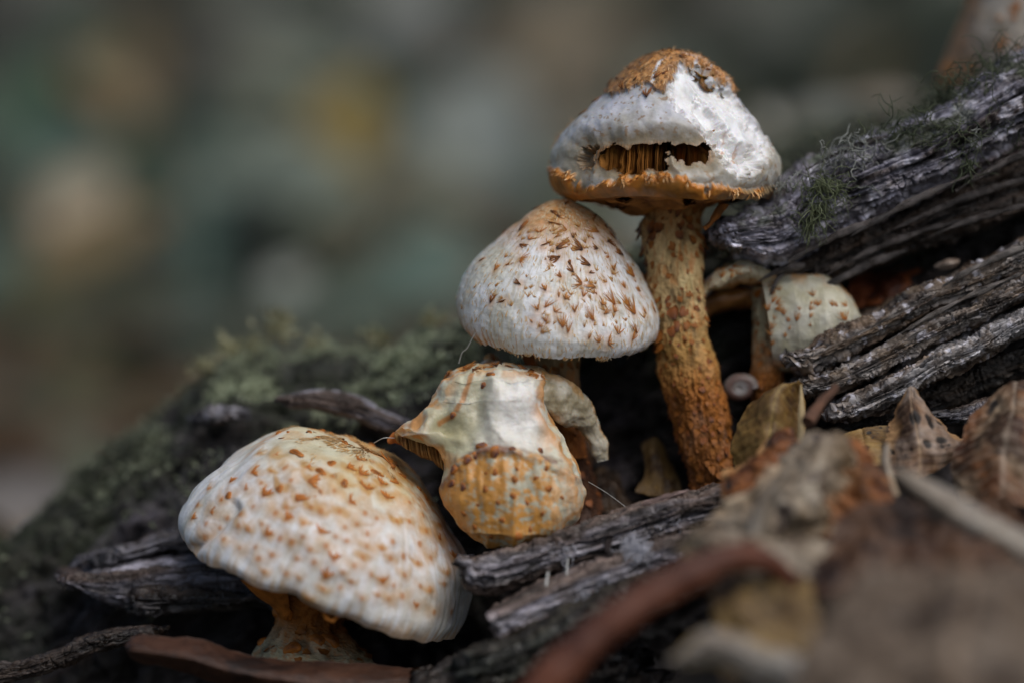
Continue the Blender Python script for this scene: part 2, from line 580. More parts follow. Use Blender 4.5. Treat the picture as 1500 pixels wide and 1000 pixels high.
GX, GY = np.meshgrid(gx, gy, indexing='ij')
GZ = ground_h(GX, GY)
gv = np.stack([GX, GY, GZ], -1)
fg = np.clip(0.5 + fbm(np.stack([GX * 0.025, GY * 0.025, 0 * GX + 2], -1), 4) * 1.2, 0, 1)
mossy = ss(40, 140, np.hypot(GX, GY))
gcol = lerp(np.array([0.022, 0.018, 0.014]), np.array([0.05, 0.036, 0.022]), fg)
gfar = lerp(np.array([0.05, 0.062, 0.04]), np.array([0.05, 0.085, 0.062]), fg)
gcol = lerp(gcol, gfar, mossy)
tag(mk('forest_floor', gv, grid(len(gx), len(gy))[:, ::-1], M_SOIL, None, gcol, base=(0, 0, 0)), 'dark humus and moss of the forest floor', None, kind='structure')

# ------------------------------------------------------------------ the rotten log behind and the wood around the mushrooms
def blades(points, normals, count_len, width, colA, colB, lift=0.7, seed=0, nseg=3, droop=0.4):
    """many small curved moss leaves as one bundle of triangles/quads"""
    rg = np.random.default_rng(seed)
    n = len(points)
    ln = rg.uniform(0.5, 1.2, n)[:, None] * count_len
    rnd = rg.normal(size=(n, 3))
    dirn = normals * lift + rnd * 0.55
    dirn /= np.linalg.norm(dirn, axis=1)[:, None]
    side = np.cross(dirn, rg.normal(size=(n, 3)))
    side /= np.linalg.norm(side, axis=1)[:, None]
    curl = rg.normal(size=(n, 3)) * 0.35 + np.array([0, 0, -droop])
    vs, cs = [], []
    sh = rg.uniform(0, 1, n)
    for k in range(nseg + 1):
        t = k / nseg
        c = points + dirn * ln * t + curl * ln * t * t * 0.6
        wd = width * (1 - t * 0.85) * (0.6 + 0.8 * np.sin(math.pi * min(t + 0.2, 1)))
        vs += [c - side * wd, c + side * wd]
        col = lerp(np.asarray(colA, float), np.asarray(colB, float), np.clip(sh * 0.7 + t * 0.3, 0, 1))
        cs += [col, col]
    m = nseg * 2 + 2
    v = np.stack(vs, 1).reshape(-1, 3)
    c = np.stack(cs, 1).reshape(-1, 3)
    b = np.arange(n) * m
    q = np.concatenate([np.stack([b + 2 * k, b + 2 * k + 1, b + 2 * k + 3, b + 2 * k + 2], 1) for k in range(nseg)])
    return v, q, c

top = [(-220, 950), (0, 800), (60, 752), (120, 700), (180, 650), (230, 600), (270, 565), (300, 540), (330, 524), (400, 508), (470, 508), (540, 500), (600, 482), (640, 468), (700, 460), (800, 425), (900, 390), (1000, 345), (1100, 285), (1200, 225), (1300, 180), (1400, 140), (1500, 110), (1700, 40), (1950, -40)]
top = [(x, y + (26 if 200 < x < 850 else 8)) for x, y in top]
bot = [(60, 1600), (400, 1500), (700, 1350), (1000, 1200), (1300, 1080), (1600, 980), (1900, 900), (2300, 820)]
log_t = thing('mossy_log', (0, 6, 2), 'long dark rotting log with green moss along its upper edge', 'log')
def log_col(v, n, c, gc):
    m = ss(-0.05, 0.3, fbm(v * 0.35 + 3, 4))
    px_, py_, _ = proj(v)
    shaded = np.clip(ss(560, 700, px_) + 0.75 * ss(640, 860, py_ + 30 * fbm(v * 0.4, 3)), 0, 1)  # shade of the hollow painted into the log face, towards the right and low down
    c = lerp(c, c * np.array([0.45, 0.4, 0.37]), shaded)
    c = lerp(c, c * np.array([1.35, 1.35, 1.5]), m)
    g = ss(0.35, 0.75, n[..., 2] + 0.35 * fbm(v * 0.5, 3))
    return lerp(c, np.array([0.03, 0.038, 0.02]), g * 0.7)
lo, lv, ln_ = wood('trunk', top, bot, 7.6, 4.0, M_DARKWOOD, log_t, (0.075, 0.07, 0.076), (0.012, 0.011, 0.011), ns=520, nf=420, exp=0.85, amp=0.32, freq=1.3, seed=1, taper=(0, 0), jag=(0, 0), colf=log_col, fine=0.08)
pts, nor = lv.reshape(-1, 3), ln_.reshape(-1, 3)
ppx, ppy, pd = proj(pts)
clump = fbm(pts * 0.55 + 8, 4)
crest = ss(0.55, 0.95, nor[:, 2])
wgt = np.clip((crest * 1.2 + ss(900, 300, ppx) * 0.05 * ss(0.1, 0.5, nor[:, 2])) * ss(-0.1, 0.4, clump), 0, None)
wgt *= (pd > 2.0) * (nor @ FA < 0.5)
wgt *= np.where(ppx > 1000, 0.25, 1)
idx = RNG.choice(len(pts), 28000, p=wgt / wgt.sum())
bp = pts[idx] + RNG.normal(size=(len(idx), 3)) * 0.05 + nor[idx] * (np.clip(clump[idx], 0, 1) * RNG.uniform(0, 0.3, len(idx)))[:, None]
mv, mq, mc = blades(bp, nor[idx] * 0.7 + np.array([0, 0, 0.5]), 0.24, 0.032, (0.05, 0.06, 0.036), (0.34, 0.37, 0.25), seed=3)
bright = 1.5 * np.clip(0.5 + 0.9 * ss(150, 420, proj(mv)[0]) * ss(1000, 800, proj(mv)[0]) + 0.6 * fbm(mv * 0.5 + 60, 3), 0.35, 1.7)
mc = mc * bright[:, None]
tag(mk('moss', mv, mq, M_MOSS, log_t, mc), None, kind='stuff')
# a few yellowish moss tips that stand clear of the crest
for k, (x, y, h) in enumerate([(405, 470, 46), (340, 500, 26), (633, 455, 22), (555, 485, 26), (462, 492, 20), (300, 525, 22), (372, 494, 24)]):
    b0 = P(x, y + 22, 7.2)
    rg = np.random.default_rng(40 + k)
    n0 = 90 if k == 0 else 60
    p0 = b0 + rg.normal(size=(n0, 3)) * np.array([0.16, 0.16, 0.08]) + np.array([0, 0, 1]) * rg.uniform(0, h * PX(7), n0)[:, None] * 0.7
    a, q, c = blades(p0, np.tile([0, 0, 1.0], (n0, 1)), 0.3, 0.045, (0.26, 0.25, 0.13), (0.5, 0.47, 0.28), seed=k, droop=0.1)
    tag(mk('moss_tuft', a, q, M_MOSS, log_t, c), kind='stuff')

# weathered pieces lying against the log
GREY, DARKW = (0.3, 0.29, 0.33), (0.045, 0.04, 0.04)
def chunk(name, top, bot, d, th, label, cat='wood', col=GREY, col2=DARKW, seed=0, **kw):
    return wood(name, top, bot, d, th, M_WOOD, None, col, col2, label, cat, ns=kw.pop('ns', 240), nf=kw.pop('nf', 160), seed=seed, **kw)
# upper slab with a blunt tip, its dark lower layer
slab = thing('weathered_timber', P(1300, 330, 3.2), 'grey weathered wood slab with blunt tip and moss threads, jutting past the tallest mushroom', 'wood')
st = [(1040, 348), (1052, 330), (1075, 316), (1108, 300), (1140, 280), (1158, 256), (1168, 238), (1200, 228), (1240, 212), (1290, 192), (1350, 170), (1385, 150), (1410, 128), (1450, 102), (1500, 76), (1620, 20), (1800, -60)]
sb = [(1044, 352), (1056, 368), (1085, 382), (1120, 392), (1150, 388), (1200, 362), (1260, 335), (1330, 300), (1400, 265), (1500, 214), (1640, 150), (1850, 60)]
def slab_col(v, n, c, gc):
    p = fbm(v * 1.6 + 31, 4)
    c = lerp(c, np.array([0.5, 0.5, 0.58]), ss(0.2, 0.45, p) * 0.7)
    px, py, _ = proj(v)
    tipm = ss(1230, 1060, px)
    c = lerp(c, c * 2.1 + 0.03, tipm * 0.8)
    g = ss(0.2, 0.55, n[..., 2]) * ss(0.0, 0.35, fbm(v * 1.3 + 5, 3))
    return lerp(c, np.array([0.06, 0.075, 0.035]), g * 0.75)
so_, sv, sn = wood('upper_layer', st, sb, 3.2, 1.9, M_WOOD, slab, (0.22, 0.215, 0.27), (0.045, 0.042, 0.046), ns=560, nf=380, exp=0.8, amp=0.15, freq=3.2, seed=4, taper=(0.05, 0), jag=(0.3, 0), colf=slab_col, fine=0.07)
s2t = [(1112, 398), (1150, 384), (1200, 360), (1260, 333), (1330, 300), (1400, 262), (1500, 212), (1700, 120)]
s2b = [(1108, 418), (1150, 424), (1200, 412), (1262, 395), (1330, 372), (1400, 352), (1500, 318), (1700, 240)]
wood('lower_layer', s2t, s2b, 4.0, 1.6, M_WOOD, slab, (0.12, 0.1, 0.09), (0.02, 0.017, 0.016), ns=380, nf=240, exp=0.8, amp=0.14, freq=4, seed=5, taper=(0.06, 0), jag=(0.9, 0))
def splinter(parent, a, b, d, w, seed, col=(0.12, 0.105, 0.1), name='splinter', bend=6):
    (x0, y0), (x1, y1) = a, b
    t = np.linspace(0, 1, 24)
    x, y = x0 + (x1 - x0) * t, y0 + (y1 - y0) * t - np.sin(t * np.pi) * bend
    pts = P(x, y, np.linspace(d if np.size(d) == 1 else d[0], d if np.size(d) == 1 else d[1], 24))
    rad = w * PX(2) * np.interp(t, [0, 0.25, 0.8, 1], [0.12, 0.8, 1, 0.5])
    rg = np.random.default_rng(seed)
    def cf(vv):
        return lerp(np.asarray(col) * 0.35, np.asarray(col) * 1.25, np.clip(0.5 + fbm(vv * 2.5 + seed, 3), 0, 1))
    return mk_tube(name, pts, rad, M_WOOD, parent, n=9, jitter=0.05, colf=cf)
for k, (a, b, d, w) in enumerate([((1190, 432), (1330, 366), 2.2, 7), ((1106, 416), (1180, 388), 1.9, 6), ((1128, 432), (1150, 398), 2.0, 5), ((1155, 384), (1300, 318), 1.25, 6), ((1240, 350), (1420, 258), 1.2, 5),
                                  ((1300, 340), (1500, 262), 1.9, 6), ((1350, 352), (1510, 300), 1.9, 5), ((1212, 402), (1350, 340), 2.1, 5), ((1400, 280), (1530, 215), 1.4, 6), ((1180, 250), (1300, 200), 1.6, 4),
                                  ((1260, 372), (1420, 322), 2.2, 4)]):
    splinter(slab, a, b, d, w, 60 + k)
# curly green threads of moss/lichen on the slab
def curls(parent, spots, seed, name='moss_threads', colA=(0.06, 0.08, 0.03), colB=(0.22, 0.25, 0.13), r=0.016):
    rg = np.random.default_rng(seed)
    V, Q, C, off = [], [], [], 0
    for (x, y, d, n, sp, ln, down) in spots:
        for k in range(n):
            p = P(x + rg.normal() * sp, y + rg.normal() * sp * 0.6, d + rg.normal() * 0.12)
            dr = rg.normal(size=3); dr[2] -= down; dr[1] *= 0.4; dr = unit(dr)
            path = [p]
            for s in range(9):
                dr = unit(dr + rg.normal(size=3) * 0.5 + np.array([0, 0, -0.12 * down]))
                path.append(path[-1] + dr * ln * rg.uniform(0.07, 0.15))
            t = tube(np.array(path), np.linspace(r, r * 0.4, 10), 5)
            V.append(t.reshape(-1, 3)); Q.append(grid(10, 5, False, True, off)); off += 50
            C.append(np.tile(lerp(np.asarray(colA, float), np.asarray(colB, float), rg.uniform()), (50, 1)))
    o = mk(name, np.vstack(V), np.vstack(Q), M_MOSS, parent, np.vstack(C))
    return tag(o, kind='stuff')
curls(slab, [(1205, 268, 1.25, 70, 12, 1.0, 0.9), (1195, 300, 1.2, 40, 8, 0.9, 1.2), (1187, 330, 1.2, 16, 6, 0.7, 1.2)], 1)
curls(slab, [(1400, 190, 1.4, 50, 16, 1.1, 0.9), (1418, 235, 1.3, 20, 5, 0.8, 1.4), (1330, 185, 1.6, 60, 22, 0.8, 0.5), (1440, 130, 1.8, 90, 28, 1.0, 0.5)], 2, colA=(0.04, 0.055, 0.025), colB=(0.13, 0.15, 0.08))
curls(slab, [(1150, 268, 1.5, 22, 12, 0.6, 0.3), (1240, 245, 1.4, 40, 25, 0.7, 0.3), (1270, 222, 1.6, 40, 24, 0.7, 0.3), (1100, 310, 1.5, 14, 14, 0.5, 0.3), (1420, 200, 1.4, 18, 8, 0.5, 0.6)], 3, 'lichen', (0.2, 0.21, 0.18), (0.42, 0.43, 0.4), 0.02)
curls(slab, [(1480, 105, 2.4, 120, 30, 1.1, 0.3), (1385, 150, 2.6, 80, 18, 0.9, 0.3), (1490, 180, 1.6, 40, 20, 0.9, 0.9)], 4, colA=(0.03, 0.04, 0.02), colB=(0.1, 0.12, 0.06))

# middle splintered board
board = thing('splintered_board', P(1330, 520, 2.2), 'split grey board with brown grain and moist glints under the slab', 'wood')
bt = [(1158, 518), (1172, 508), (1213, 490), (1266, 466), (1312, 443), (1345, 424), (1400, 405), (1456, 380), (1500, 352), (1700, 260)]
bb = [(1160, 530), (1180, 548), (1213, 532), (1266, 506), (1312, 482), (1360, 456), (1400, 440), (1456, 414), (1500, 392), (1700, 300)]
def board_col(v, n, c, gc):
    p = fbm(v * np.array([1.0, 1, 1]) * 1.3 + 12, 4)
    c = lerp(c, np.array([0.17, 0.12, 0.075]), ss(0.0, 0.4, p) * 0.5)
    return lerp(c, np.array([0.55, 0.55, 0.62]), ss(0.38, 0.55, fbm(v * 3.1 + 2, 3)) * 0.7)
wood('upper_strip', bt, bb, 2.3, 1.1, M_WOOD, board, (0.32, 0.29, 0.27), DARKW, ns=420, nf=240, exp=0.75, amp=0.11, freq=4.5, seed=7, taper=(0.02, 0), jag=(0.5, 0), colf=board_col)
ct = [(1170, 560), (1200, 548), (1240, 530), (1290, 506), (1340, 480), (1390, 455), (1440, 432), (1500, 402), (1700, 310)]
cb = [(1172, 574), (1213, 574), (1266, 555), (1327, 521), (1380, 494), (1430, 470), (1500, 436), (1700, 350)]
wood('lower_strip', ct, cb, 1.9, 1.1, M_WOOD, board, (0.36, 0.33, 0.31), DARKW, ns=420, nf=240, exp=0.75, amp=0.1, freq=4.5, seed=8, taper=(0.03, 0), jag=(0.5, 0), colf=board_col)
for k, (a, b, d, w) in enumerate([((1165, 545), (1320, 470), 1.3, 4), ((1210, 520), (1400, 425), 1.25, 4), ((1270, 535), (1440, 448), 0.95, 4), ((1300, 500), (1500, 400), 1.1, 4), ((1150, 540), (1185, 530), 1.3, 7), ((1380, 420), (1510, 360), 1.2, 5)]):
    splinter(board, a, b, d, w, 80 + k, (0.2, 0.18, 0.165))
# front stub below it
chunk('broken_stub', [(1222, 600), (1232, 588), (1266, 568), (1323, 538), (1361, 517), (1418, 492), (1500, 448), (1680, 365)],
      [(1226, 606), (1240, 612), (1274, 602), (1323, 583), (1357, 560), (1418, 530), (1500, 488), (1680, 410)], 1.2, 1.0,
      'short broken grey stub with ragged end just above the spotted pointed leaf', col=(0.38, 0.37, 0.38), seed=9, taper=(0.03, 0), jag=(0.4, 0), amp=0.11, freq=4.5, ns=360, nf=220, colf=board_col)
chunk('bark_strip', [(1208, 638), (1250, 612), (1300, 598), (1360, 566), (1430, 535), (1520, 500)], [(1214, 652), (1260, 640), (1310, 625), (1370, 600), (1440, 570), (1530, 540)], 2.2, 0.8,
      'dark brown bark strip in the gap below the broken stub', col=(0.07, 0.06, 0.05), col2=(0.015, 0.013, 0.012), seed=10, amp=0.1, freq=3.5)
chunk('wood_chip', [(1372, 606), (1400, 600), (1440, 588), (1480, 574), (1530, 560)], [(1376, 618), (1404, 618), (1446, 606), (1490, 596), (1530, 590)], 0.8, 0.4,
      'small blue-grey wood chip between the spotted leaf and the tan leaf', col=(0.22, 0.22, 0.26), seed=11, amp=0.05, freq=4)
# planks in front of the torn mushroom
chunk('grey_plank', [(688, 826), (702, 818), (760, 800), (830, 775), (880, 760), (940, 740), (1000, 725), (1060, 710), (1150, 690), (1250, 670)],
      [(694, 846), (705, 862), (760, 850), (830, 826), (880, 812), (960, 790), (1040, 766), (1150, 742), (1250, 720)], [-0.6, 0.0, 0.4], 0.9,
      'grey plank running under the torn mushroom and the tall stem', col=(0.32, 0.305, 0.34), seed=12, taper=(0.03, 0.0), jag=(0.5, 0.2), amp=0.1, freq=3.6, ns=360, nf=220)
chunk('split_stick', [(722, 900), (735, 888), (800, 853), (880, 822), (960, 795), (1030, 772), (1120, 745)],
      [(726, 918), (738, 932), (800, 905), (880, 868), (960, 836), (1030, 806), (1120, 780)], [-1.7, -1.0, -0.6], 0.7,
      'paler split stick with squared end lying in front of the grey plank', col=(0.4, 0.39, 0.45), col2=(0.1, 0.095, 0.1), seed=13, taper=(0.0, 0.0), jag=(0.15, 0.2), amp=0.08, freq=3.2, ns=320, nf=200)
chunk('mossy_strip', [(690, 950), (760, 930), (850, 890), (940, 850), (1040, 812), (1120, 790)], [(690, 1010), (770, 985), (860, 945), (950, 905), (1050, 860), (1130, 830)], -2.0, 0.9,
      'dark green-stained strip of wood beneath the squared split stick', col=(0.07, 0.075, 0.06), col2=(0.014, 0.013, 0.012), seed=14, amp=0.12, freq=3)
chunk('soil_root', [(600, 1005), (660, 975), (720, 955), (790, 962), (850, 950), (930, 940)], [(600, 1080), (660, 1070), (740, 1070), (800, 1060), (860, 1040), (940, 1020)], -1.2, 1.0,
      'dark rotted root under the big scaly cap', col=(0.05, 0.04, 0.034), col2=(0.012, 0.01, 0.009), seed=15, amp=0.16, freq=2.5)
# slabs of wood on the lower side of the log
chunk('flat_shard', [(90, 842), (150, 830), (230, 815), (300, 810), (380, 815)], [(110, 850), (170, 885), (240, 892), (310, 888), (390, 880)], 3.2, 1.2,
      'flat grey shard of wood beside the big scaly cap', col=(0.26, 0.25, 0.29), col2=(0.06, 0.056, 0.06), seed=16, amp=0.07, freq=2.6, taper=(0.03, 0.0), jag=(0.3, 0))
chunk('thin_shard', [(150, 812), (200, 796), (240, 782), (290, 776)], [(155, 822), (205, 815), (250, 804), (300, 800)], 3.4, 0.7,
      'narrow lilac-grey sliver above the flat shard', col=(0.2, 0.195, 0.225), col2=(0.04, 0.038, 0.042), seed=17, amp=0.08, freq=2.6, taper=(0.2, 0.1))
chunk('bark_ledge', [(200, 860), (280, 862), (330, 866), (380, 862), (440, 880)], [(200, 900), (290, 894), (340, 888), (390, 880), (450, 920)], 2.6, 0.9,
      'curved dark bark ledge behind the stem of the big scaly cap', col=(0.11, 0.1, 0.1), col2=(0.02, 0.018, 0.018), seed=18, amp=0.14, freq=2.2)
chunk('bleached_patch', [(420, 580), (460, 572), (520, 578), (560, 600), (600, 615)], [(425, 592), (465, 600), (520, 612), (560, 628), (600, 640)], 3.5, 0.6,
      'bleached lilac-grey strip of bare wood on the log above the big scaly cap', col=(0.3, 0.295, 0.34), col2=(0.09, 0.085, 0.1), seed=19, amp=0.05, freq=2.6, taper=(0.05, 0.05), jag=(0.3, 0.3))
chunk('bleached_knot', [(296, 598), (315, 592), (335, 598)], [(300, 618), (318, 618), (338, 612)], 4.3, 0.4, 'small lilac-grey knob of bare wood in the moss on the log', col=(0.24, 0.235, 0.27), col2=(0.06, 0.06, 0.065), seed=20, amp=0.08, freq=2.2, taper=(0.3, 0.3), ns=60, nf=60)
chunk('dark_branch', [(-60, 985), (60, 960), (130, 932), (200, 920)], [(-60, 1010), (60, 985), (140, 950), (205, 935)], 1.5, 0.5, 'thin dark branch lying low beside the brown oblong leaf', col=(0.09, 0.08, 0.078), col2=(0.02, 0.018, 0.018), seed=21, amp=0.08, freq=2.4, taper=(0, 0.2))

# ------------------------------------------------------------------ mushrooms
CREAM, WHITE = np.array([0.66, 0.64, 0.52]), np.array([0.8, 0.81, 0.83])
ORANGE, RUST, UMBER = np.array([0.58, 0.2, 0.03]), np.array([0.33, 0.1, 0.018]), np.array([0.05, 0.025, 0.022])
OLIVE = np.array([0.3, 0.27, 0.17])

def cap_surface(O, d, lean, tilt, Lp, Rp, Fp, Bp=None, nth=420, nt=240):
    a, tl = math.radians(lean), math.radians(tilt)
    A = math.cos(tl) * (math.sin(a) * XA + math.cos(a) * UA) - math.sin(tl) * FA
    E1 = math.cos(a) * XA - math.sin(a) * UA
    E2 = np.cross(A, E1)
    s = PX(d)
    O3 = P(O[0], O[1], d)
    def rz(pts, sign):
        p = np.asarray(pts, float)
        dx, dy = p[:, 0] - O[0], O[1] - p[:, 1]
        r = (dx * math.cos(a) - dy * math.sin(a)) * sign
        z = dx * math.sin(a) + dy * math.cos(a)
        r[0] = 0
        return resample(np.stack([r, z], 1) * s, nt)
    pl, pr = rz(Lp, -1), rz(Rp, 1)
    pf = resample(np.asarray(Fp, float) * s, nt)
    pb = pf if Bp is None else resample(np.asarray(Bp, float) * s, nt)
    z0 = (pl[0, 1] + pr[0, 1] + pf[0, 1]) / 3
    for p in (pl, pr, pf, pb):
        p[:, 1] += (z0 - p[0, 1]) * np.linspace(1, 0, nt) ** 2
    th = np.linspace(0, 2 * np.pi, nth, endpoint=False)
    c, q = np.cos(th), np.sin(th)
    w = np.stack([np.clip(c, 0, None) ** 2, np.clip(-c, 0, None) ** 2, np.clip(-q, 0, None) ** 2, np.clip(q, 0, None) ** 2], 1)
    prof = np.einsum('tk,kjp->tjp', w, np.stack([pr, pl, pf, pb]))
    r, z = prof[..., 0].copy(), prof[..., 1]
    r[:, 0] = 0.004
    v = O3 + r[..., None] * (c[:, None, None] * E1 + q[:, None, None] * E2) + z[..., None] * A
    n = grid_normals(v, True, False)
    cen = O3 + A * (z0 * 0.4)
    if np.mean(np.sum(n * (v - cen), -1)) < 0: n = -n
    n[:, 0] = A
    return dict(v=v, n=n, th=np.repeat(th[:, None], nt, 1), t=np.repeat(np.linspace(0, 1, nt)[None], nth, 0), O=O3, A=A, E1=E1, E2=E2, r=r, z=z)

def refresh(S):
    n = grid_normals(S['v'], True, False)
    if np.mean(np.sum(n * S['n'], -1)) < 0: n = -n
    n[:, 0] = n[:, 1].mean(0)
    S['n'] = n
    S['px'], S['py'], _ = proj(S['v'])
    S['down'] = np.gradient(S['v'], axis=1)

def cap_mesh(name, S, col, parent, mat, T=0.35, hole=None, hole_in=None, inner_col=(0.3, 0.16, 0.05)):
    v, n, t = S['v'], S['n'], S['t']
    nth, nt = v.shape[:2]
    A = S['A']
    thick = T * ss(1.0, 0.86, t)
    inn = v - n * thick[..., None]
    # keep the inner shell from crossing the axis
    rel = inn - S['O']; ax = rel @ A; rad = rel - ax[..., None] * A
    m0 = max(6, int(nt * 0.08))
    cen_ = v[:, 0].mean(0) - A * T
    fr = np.linspace(0, 1, m0 + 1)[None, :, None]
    inn[:, :m0 + 1] = cen_ * (1 - fr) + inn[:, m0:m0 + 1] * fr
    S['inner'] = inn
    q = grid(nth, nt, True, False)
    m = nth * nt
    if hole is not None:
        keep = ~(hole.reshape(-1)[q].mean(1) > 0.5)
        qo = q[keep]
        qi = q[~(hole_in.reshape(-1)[q].mean(1) > 0.5)]
    else:
        qo = qi = q
    vv = np.vstack([v.reshape(-1, 3), inn.reshape(-1, 3)])
    rim_o = np.arange(nth) * nt + nt - 1
    rn = np.roll(rim_o, -1)
    q3 = np.stack([rim_o, rn, rn + m, rim_o + m], 1)
    ci = np.broadcast_to(np.asarray(inner_col, float), v.shape).reshape(-1, 3)
    return mk(name, vv, np.vstack([qo, qi[:, ::-1] + m, q3]), mat, parent, np.vstack([col.reshape(-1, 3), ci]))

def gills(S, parent, n=90, t0=0.45, rs=0.75, col=(0.42, 0.2, 0.05), name='gills'):
    nth, nt = S['v'].shape[:2]
    V, Q, C, off = [], [], [], 0
    js = np.linspace(int(t0 * nt), nt - 4, 14).astype(int)
    for k in range(n):
        i = int(k * nth / n) % nth
        outer = S['inner'][i, js]
        z = (outer - S['O']) @ S['A']
        dirr = math.cos(S['th'][i, 0]) * S['E1'] + math.sin(S['th'][i, 0]) * S['E2']
        inner = S['O'] + z[:, None] * S['A'] + dirr * rs
        mid = 0.5 * (outer + inner)
        side = np.cross(S['A'], dirr) * 0.018
        if RNG.uniform() < 0.16: continue
        outer = outer - dirr * abs(RNG.normal()) * 0.1 + side * RNG.normal() * 1.2
        mid = 0.5 * (outer + inner)
        g = np.stack([outer, mid + side * RNG.normal(), inner], 1)
        g = g + np.cross(S['A'], dirr) * (fbm(g * 2.0, 2)[..., None] * 0.07)
        a = np.stack([g - side, g + side], 0)
        V.append(a.reshape(-1, 3))
        m = len(js) * 3
        Q.append(grid(len(js), 3, off=off)); Q.append(grid(len(js), 3, off=off + m)[:, ::-1]); off += 2 * m
        C.append(np.tile(np.asarray(col) * RNG.uniform(0.7, 1.25), (2 * m, 1)))
    return tag(mk(name, np.vstack(V), np.vstack(Q), M_SCALE, parent, np.vstack(C)), kind='stuff')

# shared scale shapes (local: x across, y up the slope, z out of the skin)
def fan_mesh(seed, n=6, base=ORANGE, tip=UMBER, ln=0.3, wid=0.13, lift=0.07, r=0.014):
    rg = np.random.default_rng(seed)
    V, Q, C, off = [], [], [], 0
    for k in range(n):
        x = np.linspace(-1, 1, n)[k] * wid + rg.normal() * 0.02
        l = ln * rg.uniform(0.55, 1.1)
        p = np.array([[x, l, -0.01], [x * 0.7 + rg.normal() * 0.008, l * 0.55, 0.016], [x * 0.35, l * 0.22, lift * 0.6], [x * 0.12, -0.02 * rg.uniform(0, 2), lift * rg.uniform(0.8, 1.3)]])
        v = tube(p, np.array([r * 0.5, r, r * 1.3, r * 0.45]), 4)
        V.append(v.reshape(-1, 3)); Q.append(grid(4, 4, False, True, off)); off += 16
        tt = np.repeat(np.array([0.0, 0.15, 0.6, 1.0]), 4)
        C.append(lerp(np.asarray(base, float) * rg.uniform(0.8, 1.15), np.asarray(tip, float), tt))
    return mesh_data('scale', np.vstack(V), np.vstack(Q), M_SCALE, np.vstack(C))

def wart_mesh(seed, base=ORANGE, tip=UMBER, r=0.13, h=0.1, sq=1.0):
    rg = np.random.default_rng(seed)
    nt, nn = 9, 14
    t = np.linspace(0, 1, nt)[:, None]
    a = np.linspace(0, 2 * np.pi, nn, endpoint=False)[None]
    k = rg.uniform(0, 6.28, 3)
    rr = r * (1 + 0.2 * np.sin(a * 2 + k[0]) + 0.12 * np.sin(a * 3 + k[1])) * np.sin(t * np.pi / 2) ** 0.8
    x, y = rr * np.cos(a), rr * np.sin(a) * sq
    y = y - (1 - t) * r * 0.5
    z = h * np.cos(t * np.pi / 2) ** 0.9 - 0.03 * t
    v = np.stack([x, y, z + 0 * a], -1)
    v += fbm(v * 12 + seed, 2)[..., None] * 0.012
    c = lerp(np.asarray(tip, float), np.asarray(base, float), np.clip(np.repeat(t, nn, 1) * 1.4 + 0.15 * rg.normal(size=(nt, nn)), 0, 1))
    return mesh_data('scale', v, grid(nt, nn, False, True), M_SCALE, c)

def flake_mesh(seed, base=RUST, tip=UMBER, w=0.09, ln=0.2, lift=0.06):
    """small shaggy tongue hanging from the stem, free end down"""
    rg = np.random.default_rng(seed)
    ny, nx = 6, 5
    y = np.linspace(0.5, -0.5, ny)[:, None] * ln
    x = np.linspace(-1, 1, nx)[None] * w * np.array([0.7, 1, 1, 0.85, 0.55, 0.2])[:, None] * rg.uniform(0.8, 1.2)
    z = lift * (np.linspace(0, 1, ny)[:, None] ** 1.3) * np.ones((1, nx)) - 0.02 * np.linspace(1, 0, ny)[:, None] + 0.02 * (1 - np.linspace(-1, 1, nx)[None] ** 2)
    top = np.stack([x + rg.normal(size=(ny, nx)) * 0.006, y + rg.normal(size=(ny, nx)) * 0.012, z], -1)
    botm = top - np.array([0, 0, 0.02])
    m = ny * nx
    c = lerp(np.asarray(base, float), np.asarray(tip, float), np.repeat(np.linspace(0, 1, ny)[:, None] ** 1.6 * rg.uniform(0.3, 1), nx, 1))
    g = grid(ny, nx)
    ring = np.concatenate([np.arange(nx), np.arange(1, ny) * nx + nx - 1, (ny - 1) * nx + np.arange(nx - 2, -1, -1), np.arange(ny - 2, 0, -1) * nx])
    rn = np.roll(ring, -1)
    q3 = np.stack([ring, ring + m, rn + m, rn], 1)
    return mesh_data('scale', np.concatenate([top, botm]), np.vstack([g, g[:, ::-1] + m, q3]), M_SCALE, np.vstack([c.reshape(-1, 3)] * 2))

def put(parent, me, p, n, up, size=1.0, spin=0.0, name='scale', sink=0.0):
    root = parent
    while root.parent: root = root.parent
    z = unit(n)
    y = up - z * (up @ z); y = unit(y)
    x = np.cross(y, z)
    cs, sn_ = math.cos(spin), math.sin(spin)
    x, y = x * cs + y * sn_, y * cs - x * sn_
    m = Matrix(((x[0], y[0], z[0], 0), (x[1], y[1], z[1], 0), (x[2], y[2], z[2], 0), (0, 0, 0, 1)))
    o = coll(bpy.data.objects.new(name, me))
    o.parent = parent
    sz = (size, size, size) if np.ndim(size) == 0 else size
    o.matrix_local = Matrix.Translation(Vector((p - BASE[root.name] - z * sink) * 0.01)) @ m @ Matrix.Diagonal((*sz, 1))
    return o

def pick(S, x, y):
    """front-facing surface sample nearest to a pixel"""
    if 'front' not in S:
        S['front'] = (S['n'] @ FA) < 0.15
        S['fp'] = np.stack([S['px'], S['py']], -1)
    dd = np.where(S['front'], (S['px'] - x) ** 2 + (S['py'] - y) ** 2, 1e12)
    return np.unravel_index(np.argmin(dd), dd.shape)

def stain(S, spots, sig, el=1.0):
    """soft stain mask round pixel spots on the surface (distance along the skin)"""
    m = np.zeros(S['t'].shape)
    wb = (1 + 0.45 * fbm(S['v'] * 3.2, 2)) ** 2
    for (x, y) in spots:
        i = pick(S, x, y)
        dv = S['v'] - S['v'][i]
        up = unit(S['down'][i])
        along = dv @ up
        d2 = np.sum(dv * dv, -1) - along ** 2 + (along * el) ** 2
        d2 = d2 * wb
        m = np.maximum(m, np.exp(-d2 / (2 * sig * sig)))
    return m

